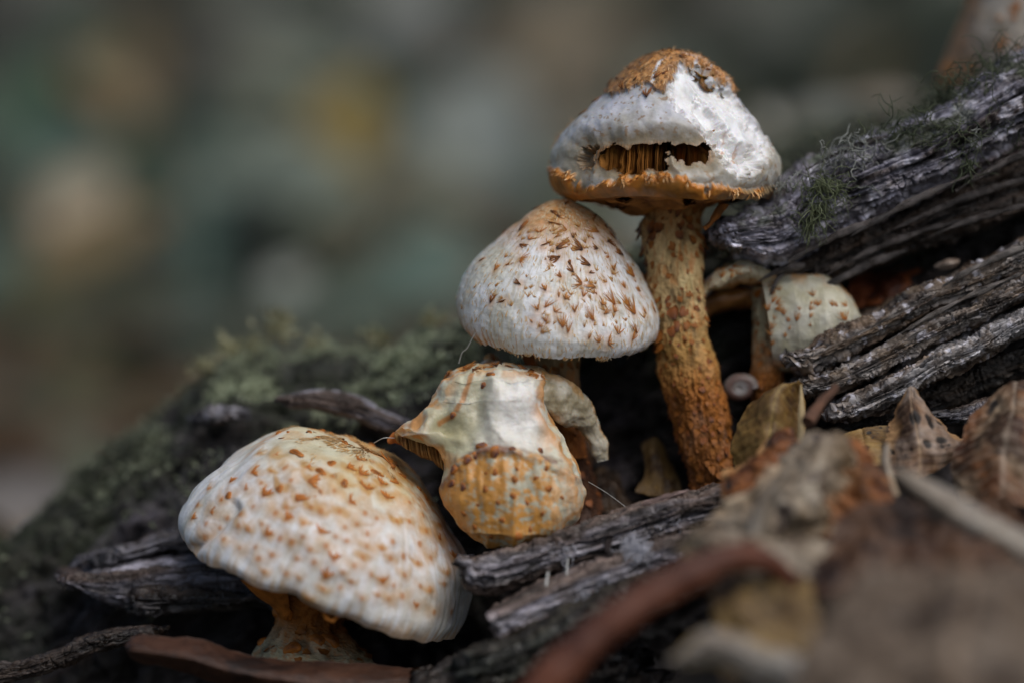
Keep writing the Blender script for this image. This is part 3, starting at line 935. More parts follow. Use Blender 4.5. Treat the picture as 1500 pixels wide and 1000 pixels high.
def crescents(S, spots, k=2.4, w=0.3, sg=0.165):
    m = np.zeros(S['t'].shape)
    wb = fbm(S['v'] * 4.0 + 2, 3)
    rg = np.random.default_rng(91)
    for (x, y) in spots:
        i = pick(S, x, y)
        dv = S['v'] - S['v'][i]
        up = -unit(S['down'][i]); sd_ = np.cross(S['n'][i], up)
        a = dv @ sd_ + wb * 0.05; b = dv @ up + wb * 0.07; c = dv @ S['n'][i]
        f_ = rg.uniform(0.55, 1.3); skew = rg.normal() * 0.3
        a = a + b * skew
        kk = k * rg.uniform(0.3, 1.4)
        m = np.maximum(m, np.exp(-((b - kk * a * a) / (sg * f_)) ** 2 - (a / (w * f_)) ** 4 - (c / 0.3) ** 2) * rg.uniform(0.45, 1.0))
    return m

def fibres(S, parent, n, weight, ln, wid, colA, colB, seed, name='fibrils', lift=0.03):
    rg = np.random.default_rng(seed)
    w = weight.ravel().copy()
    # even out sample density over the surface
    ar = np.linalg.norm(np.cross(np.roll(S['v'], -1, 0) - S['v'], S['down']), axis=-1).ravel()
    w *= ar
    idx = rg.choice(len(w), n, p=w / w.sum())
    p = S['v'].reshape(-1, 3)[idx]; nn = S['n'].reshape(-1, 3)[idx]
    dn = S['down'].reshape(-1, 3)[idx]; dn = dn / (np.linalg.norm(dn, axis=1)[:, None] + 1e-12)
    sd_ = np.cross(nn, dn)
    dn = dn + sd_ * rg.normal(size=(n, 1)) * 0.35
    l = ln * rg.uniform(0.5, 1.3, (n, 1)); wd = wid * rg.uniform(0.6, 1.3, (n, 1))
    lf = lift * rg.uniform(0.3, 1.3, (n, 1))
    a, b, c, d = p - sd_ * wd * 0.5, p + sd_ * wd * 0.5, p + dn * l * 0.6 + sd_ * wd * 0.6 + nn * lf * 0.8, p + dn * l * 0.6 - sd_ * wd * 0.6 + nn * lf * 0.8
    e = p + dn * l + nn * lf
    vv = np.stack([a, b, c, d, e], 1).reshape(-1, 3)
    o = np.arange(n) * 5
    q = np.stack([o, o + 1, o + 2, o + 3], 1); t = np.stack([o + 3, o + 2, o + 4], 1)
    k = rg.uniform(0, 1, n)
    ca = lerp(np.asarray(colA, float), np.asarray(colB, float), k)
    cc = np.repeat(ca[:, None], 5, 1); cc[:, 4] *= 0.7
    return tag(mk(name, vv, q, M_SCALE, parent, cc.reshape(-1, 3), None, t), kind='stuff')

def stem(parent, L, R, d, cols, amp=0.05, ns=260, nf=140, ratio=0.95, seed=0, nscale=0, flakes=None, name='stem', size=(0.7, 1.3), mat=None):
    v, s, phi, hw = loft(L, R, d, ratio=ratio, ns=ns, nf=nf)
    mid = v.mean(1)
    n = grid_normals(v, False, True)
    if np.mean(np.sum(n * (v - mid[:, None]), -1)) < 0: n = -n
    f1 = fbm(v * np.array([2.2, 2.2, 1.5]) + seed, 4)
    f2 = fbm(v * np.array([7, 7, 2.2]) + seed, 4, 0.6)
    v = v + n * (amp * (f1 * 1.2 + 0.8 * (1 - np.abs(f2) * 1.6)))[..., None]
    base = np.stack([np.interp(s, np.linspace(0, 1, len(cols)), [c[k] for c in cols]) for k in range(3)], 1)
    c = np.repeat(base[:, None], nf, 1)
    c = lerp(c, np.minimum(ORANGE * 0.75, c * 1.6 + 0.02), ss(0.05, 0.45, f2) * 0.55)
    c = lerp(c, c * 0.35, ss(-0.1, -0.5, f1) * 0.7)
    c = lerp(c, np.minimum(c * 1.5 + 0.06, 0.8), ss(0.15, 0.5, fbm(v * np.array([2.5, 2.5, 0.9]) + seed + 9, 3)) * 0.5)
    vv, q, t = close_loft(v)
    o = mk(name, vv, q, mat or M_STEM, parent, ext(c), None, t)
    if nscale:
        rg = np.random.default_rng(seed + 5)
        cand = (n @ FA < 0.35)
        ii = np.argwhere(cand)
        ii = ii[(ii[:, 0] > ns * 0.04) & (ii[:, 0] < ns * 0.99)]
        chosen = []
        for k in rg.permutation(len(ii)):
            i = tuple(ii[k])
            if all(np.linalg.norm(v[i] - v[j]) > 0.17 for j in chosen):
                chosen.append(i)
                if len(chosen) >= nscale: break
        axis = unit(mid[0] - mid[-1])
        for i in chosen:
            put(o, random.choice(flakes), v[i], n[i], axis, rg.uniform(*size) * float(np.clip(1.0 + 1.0 * fbm(v[i][None] * 0.9 + seed, 2)[0], 0.65, 1.7)), rg.normal() * 0.5, sink=0.0)
    return o, v, n

FAN_DARK = [fan_mesh(k, 6, ORANGE * 0.6, UMBER * 0.7, wid=0.06 + 0.03 * k, ln=0.34, lift=0.05, r=0.016) for k in range(5)]
FAN_OR = [fan_mesh(10 + k, 8 + k % 3, ORANGE * np.array([1, 1.2, 1.5]), RUST * (0.5 + 0.15 * k), ln=0.3 + 0.04 * (k % 3), wid=0.1 + 0.035 * k, lift=0.045, r=0.0105) for k in range(6)]
FAN_GOLD = [fan_mesh(50 + k, 6, np.array([0.66, 0.4, 0.14]), ORANGE * 0.6, ln=0.3, wid=0.1 + 0.04 * k, lift=0.03, r=0.011) for k in range(4)]
FAN_SOFT = [fan_mesh(20 + k, 8, ORANGE, RUST, ln=0.34, wid=0.2, lift=0.05, r=0.026) for k in range(4)]
WART = [wart_mesh(k, ORANGE * 0.9, RUST * 0.45) for k in range(4)]
WART_P = [wart_mesh(8 + k, ORANGE * 0.75, np.array([0.06, 0.03, 0.04]), r=0.17, h=0.13) for k in range(3)]
FLAKE = [flake_mesh(k, ORANGE * 0.62, RUST * 0.3) for k in range(6)]
FLAKE_D = [flake_mesh(10 + k, RUST * 0.9, UMBER * 0.5) for k in range(3)]

# ---- the big scaly cap low on the log --------------------------------
mA = thing('mushroom', P(450, 985, 1.3), 'broad white mushroom with soft orange scale spots and a tilted cap, low on the log', 'mushroom', 'scaly mushrooms growing on the log')
SA = cap_surface((468, 850), 1.5, 21, 6,
    [(552, 650), (515, 633), (478, 625), (440, 624), (400, 634), (345, 668), (302, 700), (272, 728), (260, 752), (264, 778)],
    [(552, 650), (600, 690), (640, 740), (668, 790), (684, 830), (688, 870), (684, 905), (672, 930)],
    [(0, 212), (60, 207), (118, 176), (162, 130), (190, 80), (205, 35), (207, 14), (199, 2)])
refresh(SA)
v, n, t, th = SA['v'], SA['n'], SA['t'], SA['th']
px, py = SA['px'], SA['py']
f = fbm(v * 0.55 + 2, 3)
crease = np.exp(-(poly_sd(px, py, [(285, 800), (318, 768), (345, 742), (346, 743), (319, 769), (286, 801)]) / 7.0) ** 2) * (n @ FA < 0.4)
rad = fbm(np.stack([np.cos(th) * 26, np.sin(th) * 26, t * 2.4], -1), 3)
dent = np.exp(-(((px - 535) / 60) ** 2 + ((py - 650) / 22) ** 2)) * (n @ FA < 0.6)
ridge = fbm(np.stack([np.cos(th) * 5, np.sin(th) * 5, t * 3.0], -1), 3)
h = f * 0.13 + rad * 0.012 * ss(0.25, 0.8, t) + ridge * 0.035 * ss(0.2, 0.6, t) - crease * 0.2 - dent * 0.1
rimw = fbm(np.stack([np.cos(th) * 4, np.sin(th) * 4, 0 * t], -1), 3)
SA['v'] = v + n * h[..., None] - SA['A'] * (rimw * 0.09 * ss(0.8, 1, t))[..., None]
refresh(SA)
cA = [(510, 155), (435, 165), (550, 212), (640, 195), (740, 185), (745, 235), (803, 230), (852, 198), (905, 250), (685, 268), (765, 288), (560, 260), (600, 300), (350, 228), (270, 265), (265, 315), (325, 290), (395, 315), (450, 290), (515, 330), (355, 355), (710, 338), (840, 322), (925, 340), (600, 370), (760, 378), (435, 380), (475, 402), (300, 425), (335, 437), (405, 458), (450, 472), (535, 462), (600, 450), (690, 430), (875, 410), (770, 455), (860, 482), (960, 492), (1035, 475), (245, 475), (300, 505), (375, 545), (515, 545), (470, 600), (650, 545), (765, 498), (855, 542), (615, 610), (715, 630), (720, 570), (825, 630), (905, 605), (850, 690), (950, 720), (1015, 738), (1050, 640), (1000, 660), (1075, 740), (550, 690), (1085, 540), (880, 270), (990, 330), (200, 370), (150, 350), (180, 415), (130, 395), (235, 330), (470, 215), (600, 225), (700, 215), (820, 270)]
pA = [(230 + x / 2.5, 600 + y / 2.5) for x, y in cA]
rgA = np.random.default_rng(15)
nlist = len(pA)
for k in range(900):
    x, y = rgA.uniform(265, 680), rgA.uniform(640, 915)
    if poly_sd(np.array([x]), np.array([y]), [(300, 715), (400, 645), (440, 635), (530, 650), (600, 700), (650, 770), (675, 840), (665, 915), (560, 890), (440, 865), (350, 825), (285, 785), (275, 750)])[0] > -3: continue
    if min((x - a) ** 2 + (y - b) ** 2 for a, b in pA) < 17 ** 2: continue
    pA.append((x, y))
    if len(pA) > 150: break
px, py, t, th, v = SA['px'], SA['py'], SA['t'], SA['th'], SA['v']
up = ss(0.62, 0.25, t)
c = lerp(WHITE * 0.98, np.array([0.64, 0.57, 0.38]), np.clip(up * 1.0 + 0.5 * fbm(v * 0.9, 3), 0, 1))
st_ = ss(-0.15, 0.4, rad) * ss(0.35, 0.75, t)
c = lerp(c, np.array([0.6, 0.57, 0.47]), st_ * 0.45)
edge = ss(0.55, 0.8, np.abs(np.cos(th))) * up
warm = np.clip(0.8 * ss(-0.05, 0.35, fbm(v * 1.8 + 4, 4)) * ss(0.75, 0.2, t) + ss(0.93, 1.0, t + 0.05 * rad) * 0.8, 0, 1)
c = lerp(c, np.array([0.6, 0.33, 0.12]), warm * 0.8)
c = lerp(c, np.array([0.66, 0.3, 0.07]), ss(630, 690, px + 0.45 * (py - 800) * -1 - 0) * 0.0)
sm = np.maximum(crescents(SA, pA), 0.5 * stain(SA, pA, 0.1, 0.7))
sm2 = stain(SA, pA, 0.06, 0.8)
topw = ss(0.85, 0.35, t)
c = lerp(c, np.array([0.5, 0.245, 0.035]), np.clip(sm * 1.3 * (0.72 + 0.28 * topw), 0, 1) * 0.85)
c = lerp(c, np.array([0.45, 0.16, 0.03]), ss(0.45, 0.95, sm2) * 0.8)
rimright = ss(0.15, 0.95, np.cos(th - 0.25)) * ss(0.95, 0.35, t)
c = lerp(c, np.array([0.64, 0.33, 0.11]), rimright * ss(-0.25, 0.3, fbm(v * 2.0, 3)) * 0.85)
patch = np.exp(-(((px - 500) / 90) ** 2 + ((py - 655) / 20) ** 2)) * (SA['n'] @ FA < 0.5)
c = lerp(c, np.array([0.6, 0.58, 0.42]), np.clip(patch * 1.3, 0, 1) * 0.8)
crown = ss(-0.32, -0.05, SA['n'] @ FA) * ss(0.75, 0.4, t)
c = lerp(c, np.array([0.6, 0.26, 0.05]), crown * ss(-0.3, 0.2, fbm(v * 3.0, 3)) * 0.9)
SA['v'] = SA['v'] + SA['n'] * (0.012 * sm + 0.015 * sm2)[..., None]
capA = cap_mesh('cap', SA, c, mA, M_CAP, 0.4)
gills(SA, mA, 80, 0.5, 0.9)
rg = np.random.default_rng(5)
for k, (x, y) in enumerate(pA):
    i = pick(SA, x, y)
    dark = y < 735
    if k >= nlist or (not dark and k % 3): continue
    put(capA, random.choice(WART if (k % 3 == 0 and dark) else FAN_SOFT), SA['v'][i], SA['n'][i], -unit(SA['down'][i]), (lambda q_: (q_ * rg.uniform(0.9, 1.6), q_ * rg.uniform(0.7, 1.2), q_ * 0.45))(rg.uniform(0.4, 1.1) * (0.9 if dark else 0.65)), rg.normal() * 0.5, sink=0.012)
# dark warts and bristles round the crown edge
for k in range(26):
    u_ = rg.uniform(0, 1)
    x, y = 410 + 215 * u_ + rg.normal() * 4, np.interp(410 + 215 * u_, [410, 440, 500, 550, 600, 640], [634, 628, 634, 656, 694, 742]) + rg.uniform(-2, 10)
    i = pick(SA, x, y)
    put(capA, random.choice(WART if k % 2 else FAN_DARK), SA['v'][i], SA['n'][i], -unit(SA['down'][i]), rg.uniform(0.35, 0.7), rg.normal(), sink=0.01)
fibres(SA, capA, 1500, ss(0.45, 0.05, t) * ss(0.0, 0.35, fbm(v * 1.6, 3)), 0.14, 0.02, (0.6, 0.3, 0.08), (0.7, 0.5, 0.25), 3, lift=0.03)
_, svA, snA = stem(mA, [(380, 855), (398, 880), (408, 905), (398, 928), (378, 952), (358, 990)], [(540, 880), (505, 900), (498, 920), (522, 945), (560, 985), (600, 1010)], 1.4,
     [ORANGE * 0.5, ORANGE * 0.6, OLIVE * 1.3, OLIVE * 1.6], seed=2, nscale=45, flakes=FLAKE + WART[:2], amp=0.06)
# torn veil hanging from the rim
def drape(parent, L, R, d, col, name='veil', thick=0.06, seed=0, ns=60, nf=40, amp=0.04):
    v, s, phi, hw = loft(L, R, d, thick=thick, ns=ns, nf=nf)
    mid = v.mean(1, keepdims=True); n = v - mid; n /= np.linalg.norm(n, axis=-1, keepdims=True) + 1e-9
    v = v + n * (fbm(v * 3 + seed, 3) * amp)[..., None]
    c = lerp(np.asarray(col, float) * 0.6, np.asarray(col, float) * 1.3, np.clip(0.5 + fbm(v * 3 + seed, 3), 0, 1))
    vv, q, t = close_loft(v)
    return mk(name, vv, q, M_STEM, parent, ext(c), None, t)
drape(mA, [(352, 848), (375, 872), (398, 888), (410, 905)], [(420, 862), (424, 880), (424, 895), (420, 908)], [-0.3, 0.2, 0.6], ORANGE * 0.75, seed=1)
mk_tube('veil', P(np.array([474, 478, 488, 497]), np.array([896, 905, 909, 899]), np.array([-1.4, -1.4, -1.4, -1.4])), [0.05, 0.045, 0.05, 0.04], M_STEM, mA, ORANGE, 8)

# ---- the conical cap in the middle --------------------------------------
mB = thing('mushroom', P(830, 660, 2.4), 'pale conical mushroom with dark tipped fibrous scales and an orange peak', 'mushroom', 'scaly mushrooms growing on the log')
SB = cap_surface((815, 478), 2.2, 5, 10,
    [(831, 290), (802, 297), (775, 314), (745, 338), (710, 366), (685, 396), (672, 425), (669, 450), (676, 474), (690, 488)],
    [(831, 290), (856, 302), (881, 322), (906, 351), (931, 386), (951, 420), (964, 450), (968, 475), (962, 495), (950, 504)],
    [(0, 187), (30, 172), (68, 140), (102, 98), (130, 52), (144, 15), (144, -5), (137, -22)])
refresh(SB)
v, n, t, th = SB['v'], SB['n'], SB['t'], SB['th']
rad = fbm(np.stack([np.cos(th) * 34, np.sin(th) * 34, t * 4.0], -1), 3)
rimw = fbm(np.stack([np.cos(th) * 5, np.sin(th) * 5, 0 * t + 3], -1), 4, 0.65)
h = fbm(v * 0.7 + 6, 3) * 0.06 + rad * 0.008 * ss(0.15, 0.5, t) + fbm(v * 3.5, 3) * 0.014
SB['v'] = v + n * h[..., None] - SB['A'] * (rimw * 0.06 * ss(0.86, 1, t))[..., None]
refresh(SB)
darkB = [(695, 110), (620, 150), (650, 175), (610, 210), (520, 130), (365, 252), (570, 335), (455, 330), (785, 355), (870, 350), (925, 310), (965, 297), (905, 210), (920, 238), (655, 350), (740, 290), (1000, 385), (720, 435), (740, 475), (615, 410), (660, 400), (825, 440), (828, 480), (290, 640), (370, 630), (450, 545), (232, 420), (455, 250), (860, 170), (700, 75)]
orB = [(960, 465), (910, 530), (990, 370), (1060, 470), (1065, 500), (670, 500), (590, 575), (660, 610), (700, 620), (795, 605), (865, 600), (960, 650), (895, 655), (1040, 660), (1070, 700), (1130, 700), (1100, 580), (545, 680), (590, 665), (640, 690), (745, 690), (845, 735), (960, 690), (910, 700), (715, 800), (680, 770), (560, 770), (520, 750), (820, 835), (930, 855), (985, 805), (1080, 800), (1060, 835), (875, 855), (1180, 690), (1125, 500), (1060, 390), (980, 265), (375, 440), (455, 410), (315, 465), (595, 745), (1185, 610), (640, 290), (700, 250), (760, 230), (820, 290), (560, 260), (870, 260), (680, 330), (930, 400), (500, 300), (850, 560), (780, 540), (1020, 560)]
cv = lambda pts: [(640 + x / 3.703, 270 + y / 3.703) for x, y in pts]
pd_, po_ = cv(darkB), cv(orB)
v, n, t, th = SB['v'], SB['n'], SB['t'], SB['th']
c = lerp(np.array([0.66, 0.65, 0.56]), np.array([0.82, 0.83, 0.85]), np.clip(0.6 + 0.9 * fbm(v * 0.8 + 1, 3) + 0.35 * np.cos(th + 0.7), 0, 1))
c = lerp(c, np.array([0.5, 0.43, 0.28]), ss(0.05, 0.5, fbm(np.stack([np.cos(th) * 30, np.sin(th) * 30, t * 9], -1), 3)) * 0.5)
pk = ss(0.5, 0.1, t + 0.12 * fbm(v * 2.2, 3))
c = lerp(c, np.array([0.6, 0.27, 0.07]), pk * 0.95)
c = lerp(c, np.array([0.6, 0.26, 0.06]), ss(0.91, 0.99, t + 0.06 * rad) * ss(-0.35, 0.25, -np.cos(th + 0.9) + 0.6 * rad) * 0.9)
sm = stain(SB, pd_ + po_, 0.085, 0.8)
c = lerp(c, np.array([0.56, 0.25, 0.06]), sm * 0.55)
capB = cap_mesh('cap', SB, c, mB, M_CAP, 0.35)
gills(SB, mB, 70, 0.55, 0.6)
for k, (x, y) in enumerate(pd_):
    i = pick(SB, x, y)
    put(capB, random.choice(FAN_DARK), SB['v'][i], SB['n'][i], -unit(SB['down'][i]), (lambda q_: (q_ * rg.uniform(0.4, 1.5), q_ * rg.uniform(0.6, 1.4), q_))(rg.uniform(0.45, 0.9)), rg.normal() * 1.2)
for k, (x, y) in enumerate(po_):
    i = pick(SB, x, y)
    put(capB, random.choice(FAN_OR), SB['v'][i], SB['n'][i], -unit(SB['down'][i]), (lambda q_: (q_ * rg.uniform(0.5, 1.7), q_ * rg.uniform(0.6, 1.3), q_ * 0.7))(rg.uniform(0.45, 0.95)), rg.normal() * 0.6)
for k in range(110):   # small golden flecks crowding towards the peak
    u_ = rg.uniform(0, 1) ** 0.8
    x, y = 829 + rg.normal() * (18 + 75 * u_), 300 + 190 * u_
    i = pick(SB, x, y)
    put(capB, random.choice(FAN_GOLD), SB['v'][i], SB['n'][i], -unit(SB['down'][i]), (rg.uniform(0.25, 0.8), rg.uniform(0.3, 0.7), 0.35), rg.normal() * 0.7)
for k in range(40):   # scales on the far side and flanks
    i = (int(rg.integers(0, v.shape[0])), int(v.shape[1] * math.sqrt(rg.uniform(0.02, 0.95))))
    if n[i] @ FA < 0.05: continue
    put(capB, random.choice(FAN_OR), v[i], n[i], -unit(SB['down'][i]), rg.uniform(0.6, 1.0), rg.normal() * 0.5)
fibres(SB, capB, 3600, 0.3 + 2.5 * ss(0.4, 0.05, t), 0.13, 0.018, (0.58, 0.33, 0.12), (0.7, 0.6, 0.42), 4, lift=0.009)
fibres(SB, capB, 350, ss(0.97, 1.0, t) * ss(-0.2, 0.4, fbm(v * 1.5, 3)), 0.09, 0.03, (0.6, 0.28, 0.07), (0.7, 0.58, 0.38), 5, lift=0.0, name='rim_fringe')
stem(mB, [(776, 500), (780, 522), (795, 555), (805, 610), (808, 670)], [(852, 503), (849, 525), (846, 560), (852, 610), (858, 670)], 2.3, [OLIVE * 1.2, ORANGE * 0.45, RUST * 0.7], seed=4, nscale=24, flakes=FLAKE, amp=0.03)
drape(mB, [(758, 505), (762, 520), (770, 534)], [(782, 508), (782, 522), (782, 538)], 1.6, RUST * 0.8, seed=3, thick=0.05, ns=24, nf=20)

# ---- the tall mushroom with the eaten cap ---------------------------------
mD = thing('mushroom', P(1040, 720, 2.2), 'tall mushroom on shaggy orange stem, its cap gnawed open to white flesh and gills', 'mushroom', 'scaly mushrooms growing on the log')
SD = cap_surface((975, 262), 2.3, 3, 3,
    [(984, 79), (960, 82), (935, 94), (914, 110), (890, 135), (860, 160), (834, 182), (815, 206), (807, 230), (808, 255), (819, 276), (840, 289)],
    [(984, 79), (1010, 82), (1040, 95), (1066, 118), (1091, 156), (1116, 190), (1136, 220), (1144, 245), (1140, 268), (1118, 286)],
    [(0, 182), (42, 178), (82, 150), (117, 105), (147, 60), (162, 20), (160, -8), (146, -24)], nth=560, nt=340)
refresh(SD)
v, n, t, th, px, py = SD['v'], SD['n'], SD['t'], SD['th'], SD['px'], SD['py']
front = (n @ FA) < 0.25
cD = lambda pts: [(780 + x / 3.571, 50 + y / 3.571) for x, y in pts]
wob = fbm(v * 4.5, 3) * 7
def inside(pts, soft=2.0, w=1.0):
    sdv = poly_sd(px, py, cD(pts)) + wob * w
    return ss(soft, -soft, sdv) * front
skin = inside([(1100, 330), (1000, 215), (880, 130), (760, 90), (680, 90), (560, 110), (440, 190), (330, 280), (240, 400), (200, 420), (300, 345), (370, 300), (440, 325), (520, 290), (620, 272), (690, 300), (722, 240), (762, 165), (800, 152), (850, 152), (930, 200), (990, 250)], 2)
skin = np.maximum(skin, 1 - front.astype(float))
scratch = inside([(620, 270), (640, 200), (670, 150), (700, 135), (660, 180), (640, 270)], 1.5, 0.2)
gouge = inside([(765, 165), (722, 240), (718, 320), (760, 385), (850, 445), (940, 520), (990, 600), (1025, 690), (1090, 745), (1180, 700), (1250, 620), (1215, 520), (1130, 430), (1060, 310), (960, 220), (850, 158)], 7, 1.3)
hollow = inside([(870, 310), (920, 320), (970, 400), (1010, 470), (970, 500), (900, 430), (860, 360)], 5, 0.8)
pit = inside([(1020, 480), (1090, 540), (1170, 610), (1190, 650), (1110, 680), (1040, 640), (1000, 560)], 6, 1.2)
HP = ([(190, 655), (225, 585), (262, 560), (300, 572), (290, 650), (262, 712), (215, 712)],
    [(300, 600), (340, 566), (390, 548), (440, 556), (440, 650), (400, 700), (330, 700), (300, 670)],
    [(310, 640), (340, 590), (378, 556), (430, 550), (480, 572), (560, 552), (640, 540), (712, 546), (760, 560), (800, 562), (850, 556), (896, 550), (946, 540), (960, 630), (925, 668), (890, 648), (850, 654), (820, 670), (790, 646), (768, 656), (757, 612), (716, 596), (700, 640), (706, 706), (640, 724), (600, 712), (560, 722), (510, 748), (455, 736), (400, 714), (340, 706)],
    [(745, 596), (800, 580), (896, 560), (905, 620), (850, 640), (790, 636)],
    [(880, 566), (946, 545), (955, 630), (925, 664), (890, 640)])
H = [inside(p, 1.0, 1.1) for p in HP]
hole = np.max([H[2], H[3], H[4]], 0)
cave = H[0]
hd = np.min([poly_sd(px, py, cD(p)) for p in HP[:5]], 0)
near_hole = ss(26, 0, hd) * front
band_y = np.interp(px, [800, 812, 830, 861, 898, 934, 960, 993, 1010, 1046, 1068, 1075, 1100, 1140, 1150], [238, 243, 260, 270, 262, 263, 256, 258, 267, 275, 274, 279, 280, 272, 270])
jag = fbm(np.stack([px * 0.045, py * 0.02, 0 * px], -1), 4, 0.6) * 13
band = ss(-1.5, 2.0, py - band_y + jag) * front
bandp = ss(-1.5, 5.0, py - band_y + jag) * front
h = -0.02 + 0.09 * skin + 0.12 * bandp - 0.17 * gouge - 0.2 * hollow - 0.2 * pit - 0.22 * near_hole * (1 - bandp) - 0.32 * cave + 0.05 * cave * np.sin(th * 190) + fbm(v * 1.1, 3) * 0.05
h += gouge * (0.02 * fbm(v * np.array([3, 3, 2.0]) + 3, 3) + 0.12 * (0.5 - np.abs(fbm(v * 0.9 + 7, 2)) * 2)) + (1 - skin) * (1 - gouge) * (0.01 * fbm(v * 5, 3) + 0.02 * (0.5 - np.abs(fbm(v * 1.5 + 9, 2)) * 2))
h += pit * 0.07 * fbm(v * 6, 3)
h += skin * 0.03 * fbm(v * 5 + 2, 3)
SD['v'] = v + n * h[..., None]
refresh(SD)
v, n = SD['v'], SD['n']
c = lerp(np.array([0.45, 0.44, 0.41]), np.array([0.62, 0.63, 0.69]), np.clip(0.6 + 0.8 * fbm(v * 1.6 + 4, 3), 0, 1))
c = lerp(c, np.array([0.42, 0.39, 0.3]), ss(195, 225, py + wob) * front * 0.6)
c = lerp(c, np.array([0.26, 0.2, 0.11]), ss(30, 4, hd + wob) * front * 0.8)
c = lerp(c, np.array([0.33, 0.26, 0.16]), ss(0.12, 0.45, fbm(v * 2.6 + 14, 4)) * 0.6 * front * (1 - gouge) * ss(150, 215, py))
c = lerp(c, np.array([0.3, 0.18, 0.08]), ss(0.42, 0.55, fbm(v * 6 + 34, 3)) * 0.7 * front * (1 - 0.7 * gouge))
stripe = 0.5 + 0.5 * np.sin(th * 190 + wob * 0.25)
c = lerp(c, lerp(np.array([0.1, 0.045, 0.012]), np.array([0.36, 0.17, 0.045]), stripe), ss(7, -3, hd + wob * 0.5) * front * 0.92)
c = lerp(c, np.array([0.5, 0.47, 0.38]), ss(60, 0, px - 805) * 0.5 * front)
c = lerp(c, np.array([0.88, 0.88, 0.89]), gouge * 0.97)
c = lerp(c, np.array([0.5, 0.45, 0.4]), ss(0.3, 0.6, fbm(v * 3.5 + 8, 3)) * 0.6 * np.maximum(pit, hollow * 0.6))
c = lerp(c, np.array([0.45, 0.19, 0.05]), ss(0.35, 0.6, fbm(v * 4 + 18, 3)) * 0.6 * pit)
sk = lerp(np.array([0.32, 0.16, 0.06]), np.array([0.62, 0.3, 0.1]), np.clip(0.5 + fbm(v * 3.4 + 5, 4), 0, 1))
c = lerp(c, sk, skin)
c = lerp(c, np.array([0.72, 0.72, 0.74]), scratch)
bc = lerp(np.array([0.3, 0.13, 0.025]), np.array([0.6, 0.23, 0.035]), np.clip(0.5 + 1.1 * fbm(v * 2.2 + 5, 4) + 0.5 * ss(12, 0, py - band_y), 0, 1))
bc = lerp(bc, OLIVE * 1.1, ss(1030, 1120, px) * 0.75 * ss(-0.4, 0.2, fbm(v * 2, 3)))
c = lerp(c, bc, band)
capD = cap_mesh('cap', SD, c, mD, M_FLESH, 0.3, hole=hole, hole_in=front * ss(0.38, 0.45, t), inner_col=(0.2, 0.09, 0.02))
# a deep inner wall so that the holes look onto gills
SD['inner'] = v - n * 0.14
gills(SD, mD, 170, 0.4, 0.9, (0.4, 0.17, 0.035))
fibres(SD, capD, 5200, skin * ss(0.98, 0.9, t), 0.13, 0.02, (0.2, 0.09, 0.03), (0.66, 0.42, 0.2), 6, lift=0.022)
fibres(SD, capD, 260, band * ss(8, 0, py - band_y) * ss(0, 0.4, fbm(v * 2.2, 3)), 0.14, 0.03, (0.6, 0.25, 0.05), (0.75, 0.5, 0.25), 8, name='veil_fringe', lift=0.06)
for k, (x, y) in enumerate(cD([(235, 415), (390, 265), (500, 180), (560, 150), (440, 235), (600, 330), (770, 120), (640, 230), (470, 290), (540, 240), (680, 210), (310, 350), (830, 130), (930, 190)])):
    i = pick(SD, x, y)
    put(capD, random.choice(FAN_DARK), v[i], n[i], -unit(SD['down'][i]), rg.uniform(0.5, 0.9), rg.normal() * 0.7)
stemL = [(928, 292), (940, 300), (946, 315), (942, 340), (950, 400), (957, 480), (965, 540), (980, 590), (995, 640), (1010, 690), (1014, 728)]
stemR = [(1045, 296), (1030, 304), (1024, 318), (1023, 342), (1028, 400), (1031, 470), (1040, 520), (1055, 570), (1066, 620), (1071, 680), (1066, 728)]
stD, svD, snD = stem(mD, stemL, stemR, 2.3, [ORANGE * 0.5, np.array([0.5, 0.34, 0.15]), np.array([0.6, 0.42, 0.2]), np.array([0.42, 0.24, 0.07]), ORANGE * 0.5, ORANGE * 0.36, RUST * 0.7], seed=6, nscale=190, flakes=FLAKE + FLAKE_D + FLAKE_D, amp=0.07, ns=420, nf=200, size=(0.6, 1.15))
# membrane closing the underside: rim -> stem
th = np.linspace(0, 2 * np.pi, 160, endpoint=False)
k_ = np.linspace(0, 1, 30)
rimr = SD['v'][(np.arange(160) * SD['v'].shape[0] // 160), -1]
rel = rimr - SD['O']; zz = rel @ SD['A']; rr = np.linalg.norm(rel - zz[:, None] * SD['A'], axis=1)
dirs = np.cos(th)[:, None] * SD['E1'] + np.sin(th)[:, None] * SD['E2']
mem = SD['O'] + dirs[:, None] * ((rr[:, None] - 0.01) * (1 - k_) + 0.5 * k_)[..., None] + (zz[:, None] + 0.02 - 0.28 * np.sin(k_ * np.pi / 2) ** 2 + 0.0 * k_)[..., None] * SD['A']
mem = mem + fbm(mem * 1.8, 3)[..., None] * 0.12 * SD['A'] * np.sin(k_ * np.pi)[None, :, None]
cc = lerp(np.array([0.2, 0.08, 0.02]), np.array([0.5, 0.22, 0.05]), np.clip(0.5 + fbm(mem * 2, 3), 0, 1))
q = grid(160, 30, True, False)
memh = (fbm(mem * 1.1 + 30, 3) > 0.42).reshape(-1)
q = q[~memh[q].any(1)]
mk('veil', np.vstack([mem.reshape(-1, 3), (mem + SD['A'] * 0.05).reshape(-1, 3)]), np.vstack([q, q[:, ::-1] + mem.shape[0] * mem.shape[1]]), M_STEM, mD, np.vstack([cc.reshape(-1, 3)] * 2))
drape(mD, [(1052, 298), (1044, 312), (1036, 326), (1028, 332)], [(1068, 300), (1058, 314), (1046, 326), (1034, 338)], 1.4, ORANGE * 0.5, seed=9, thick=0.08, ns=30, nf=20)

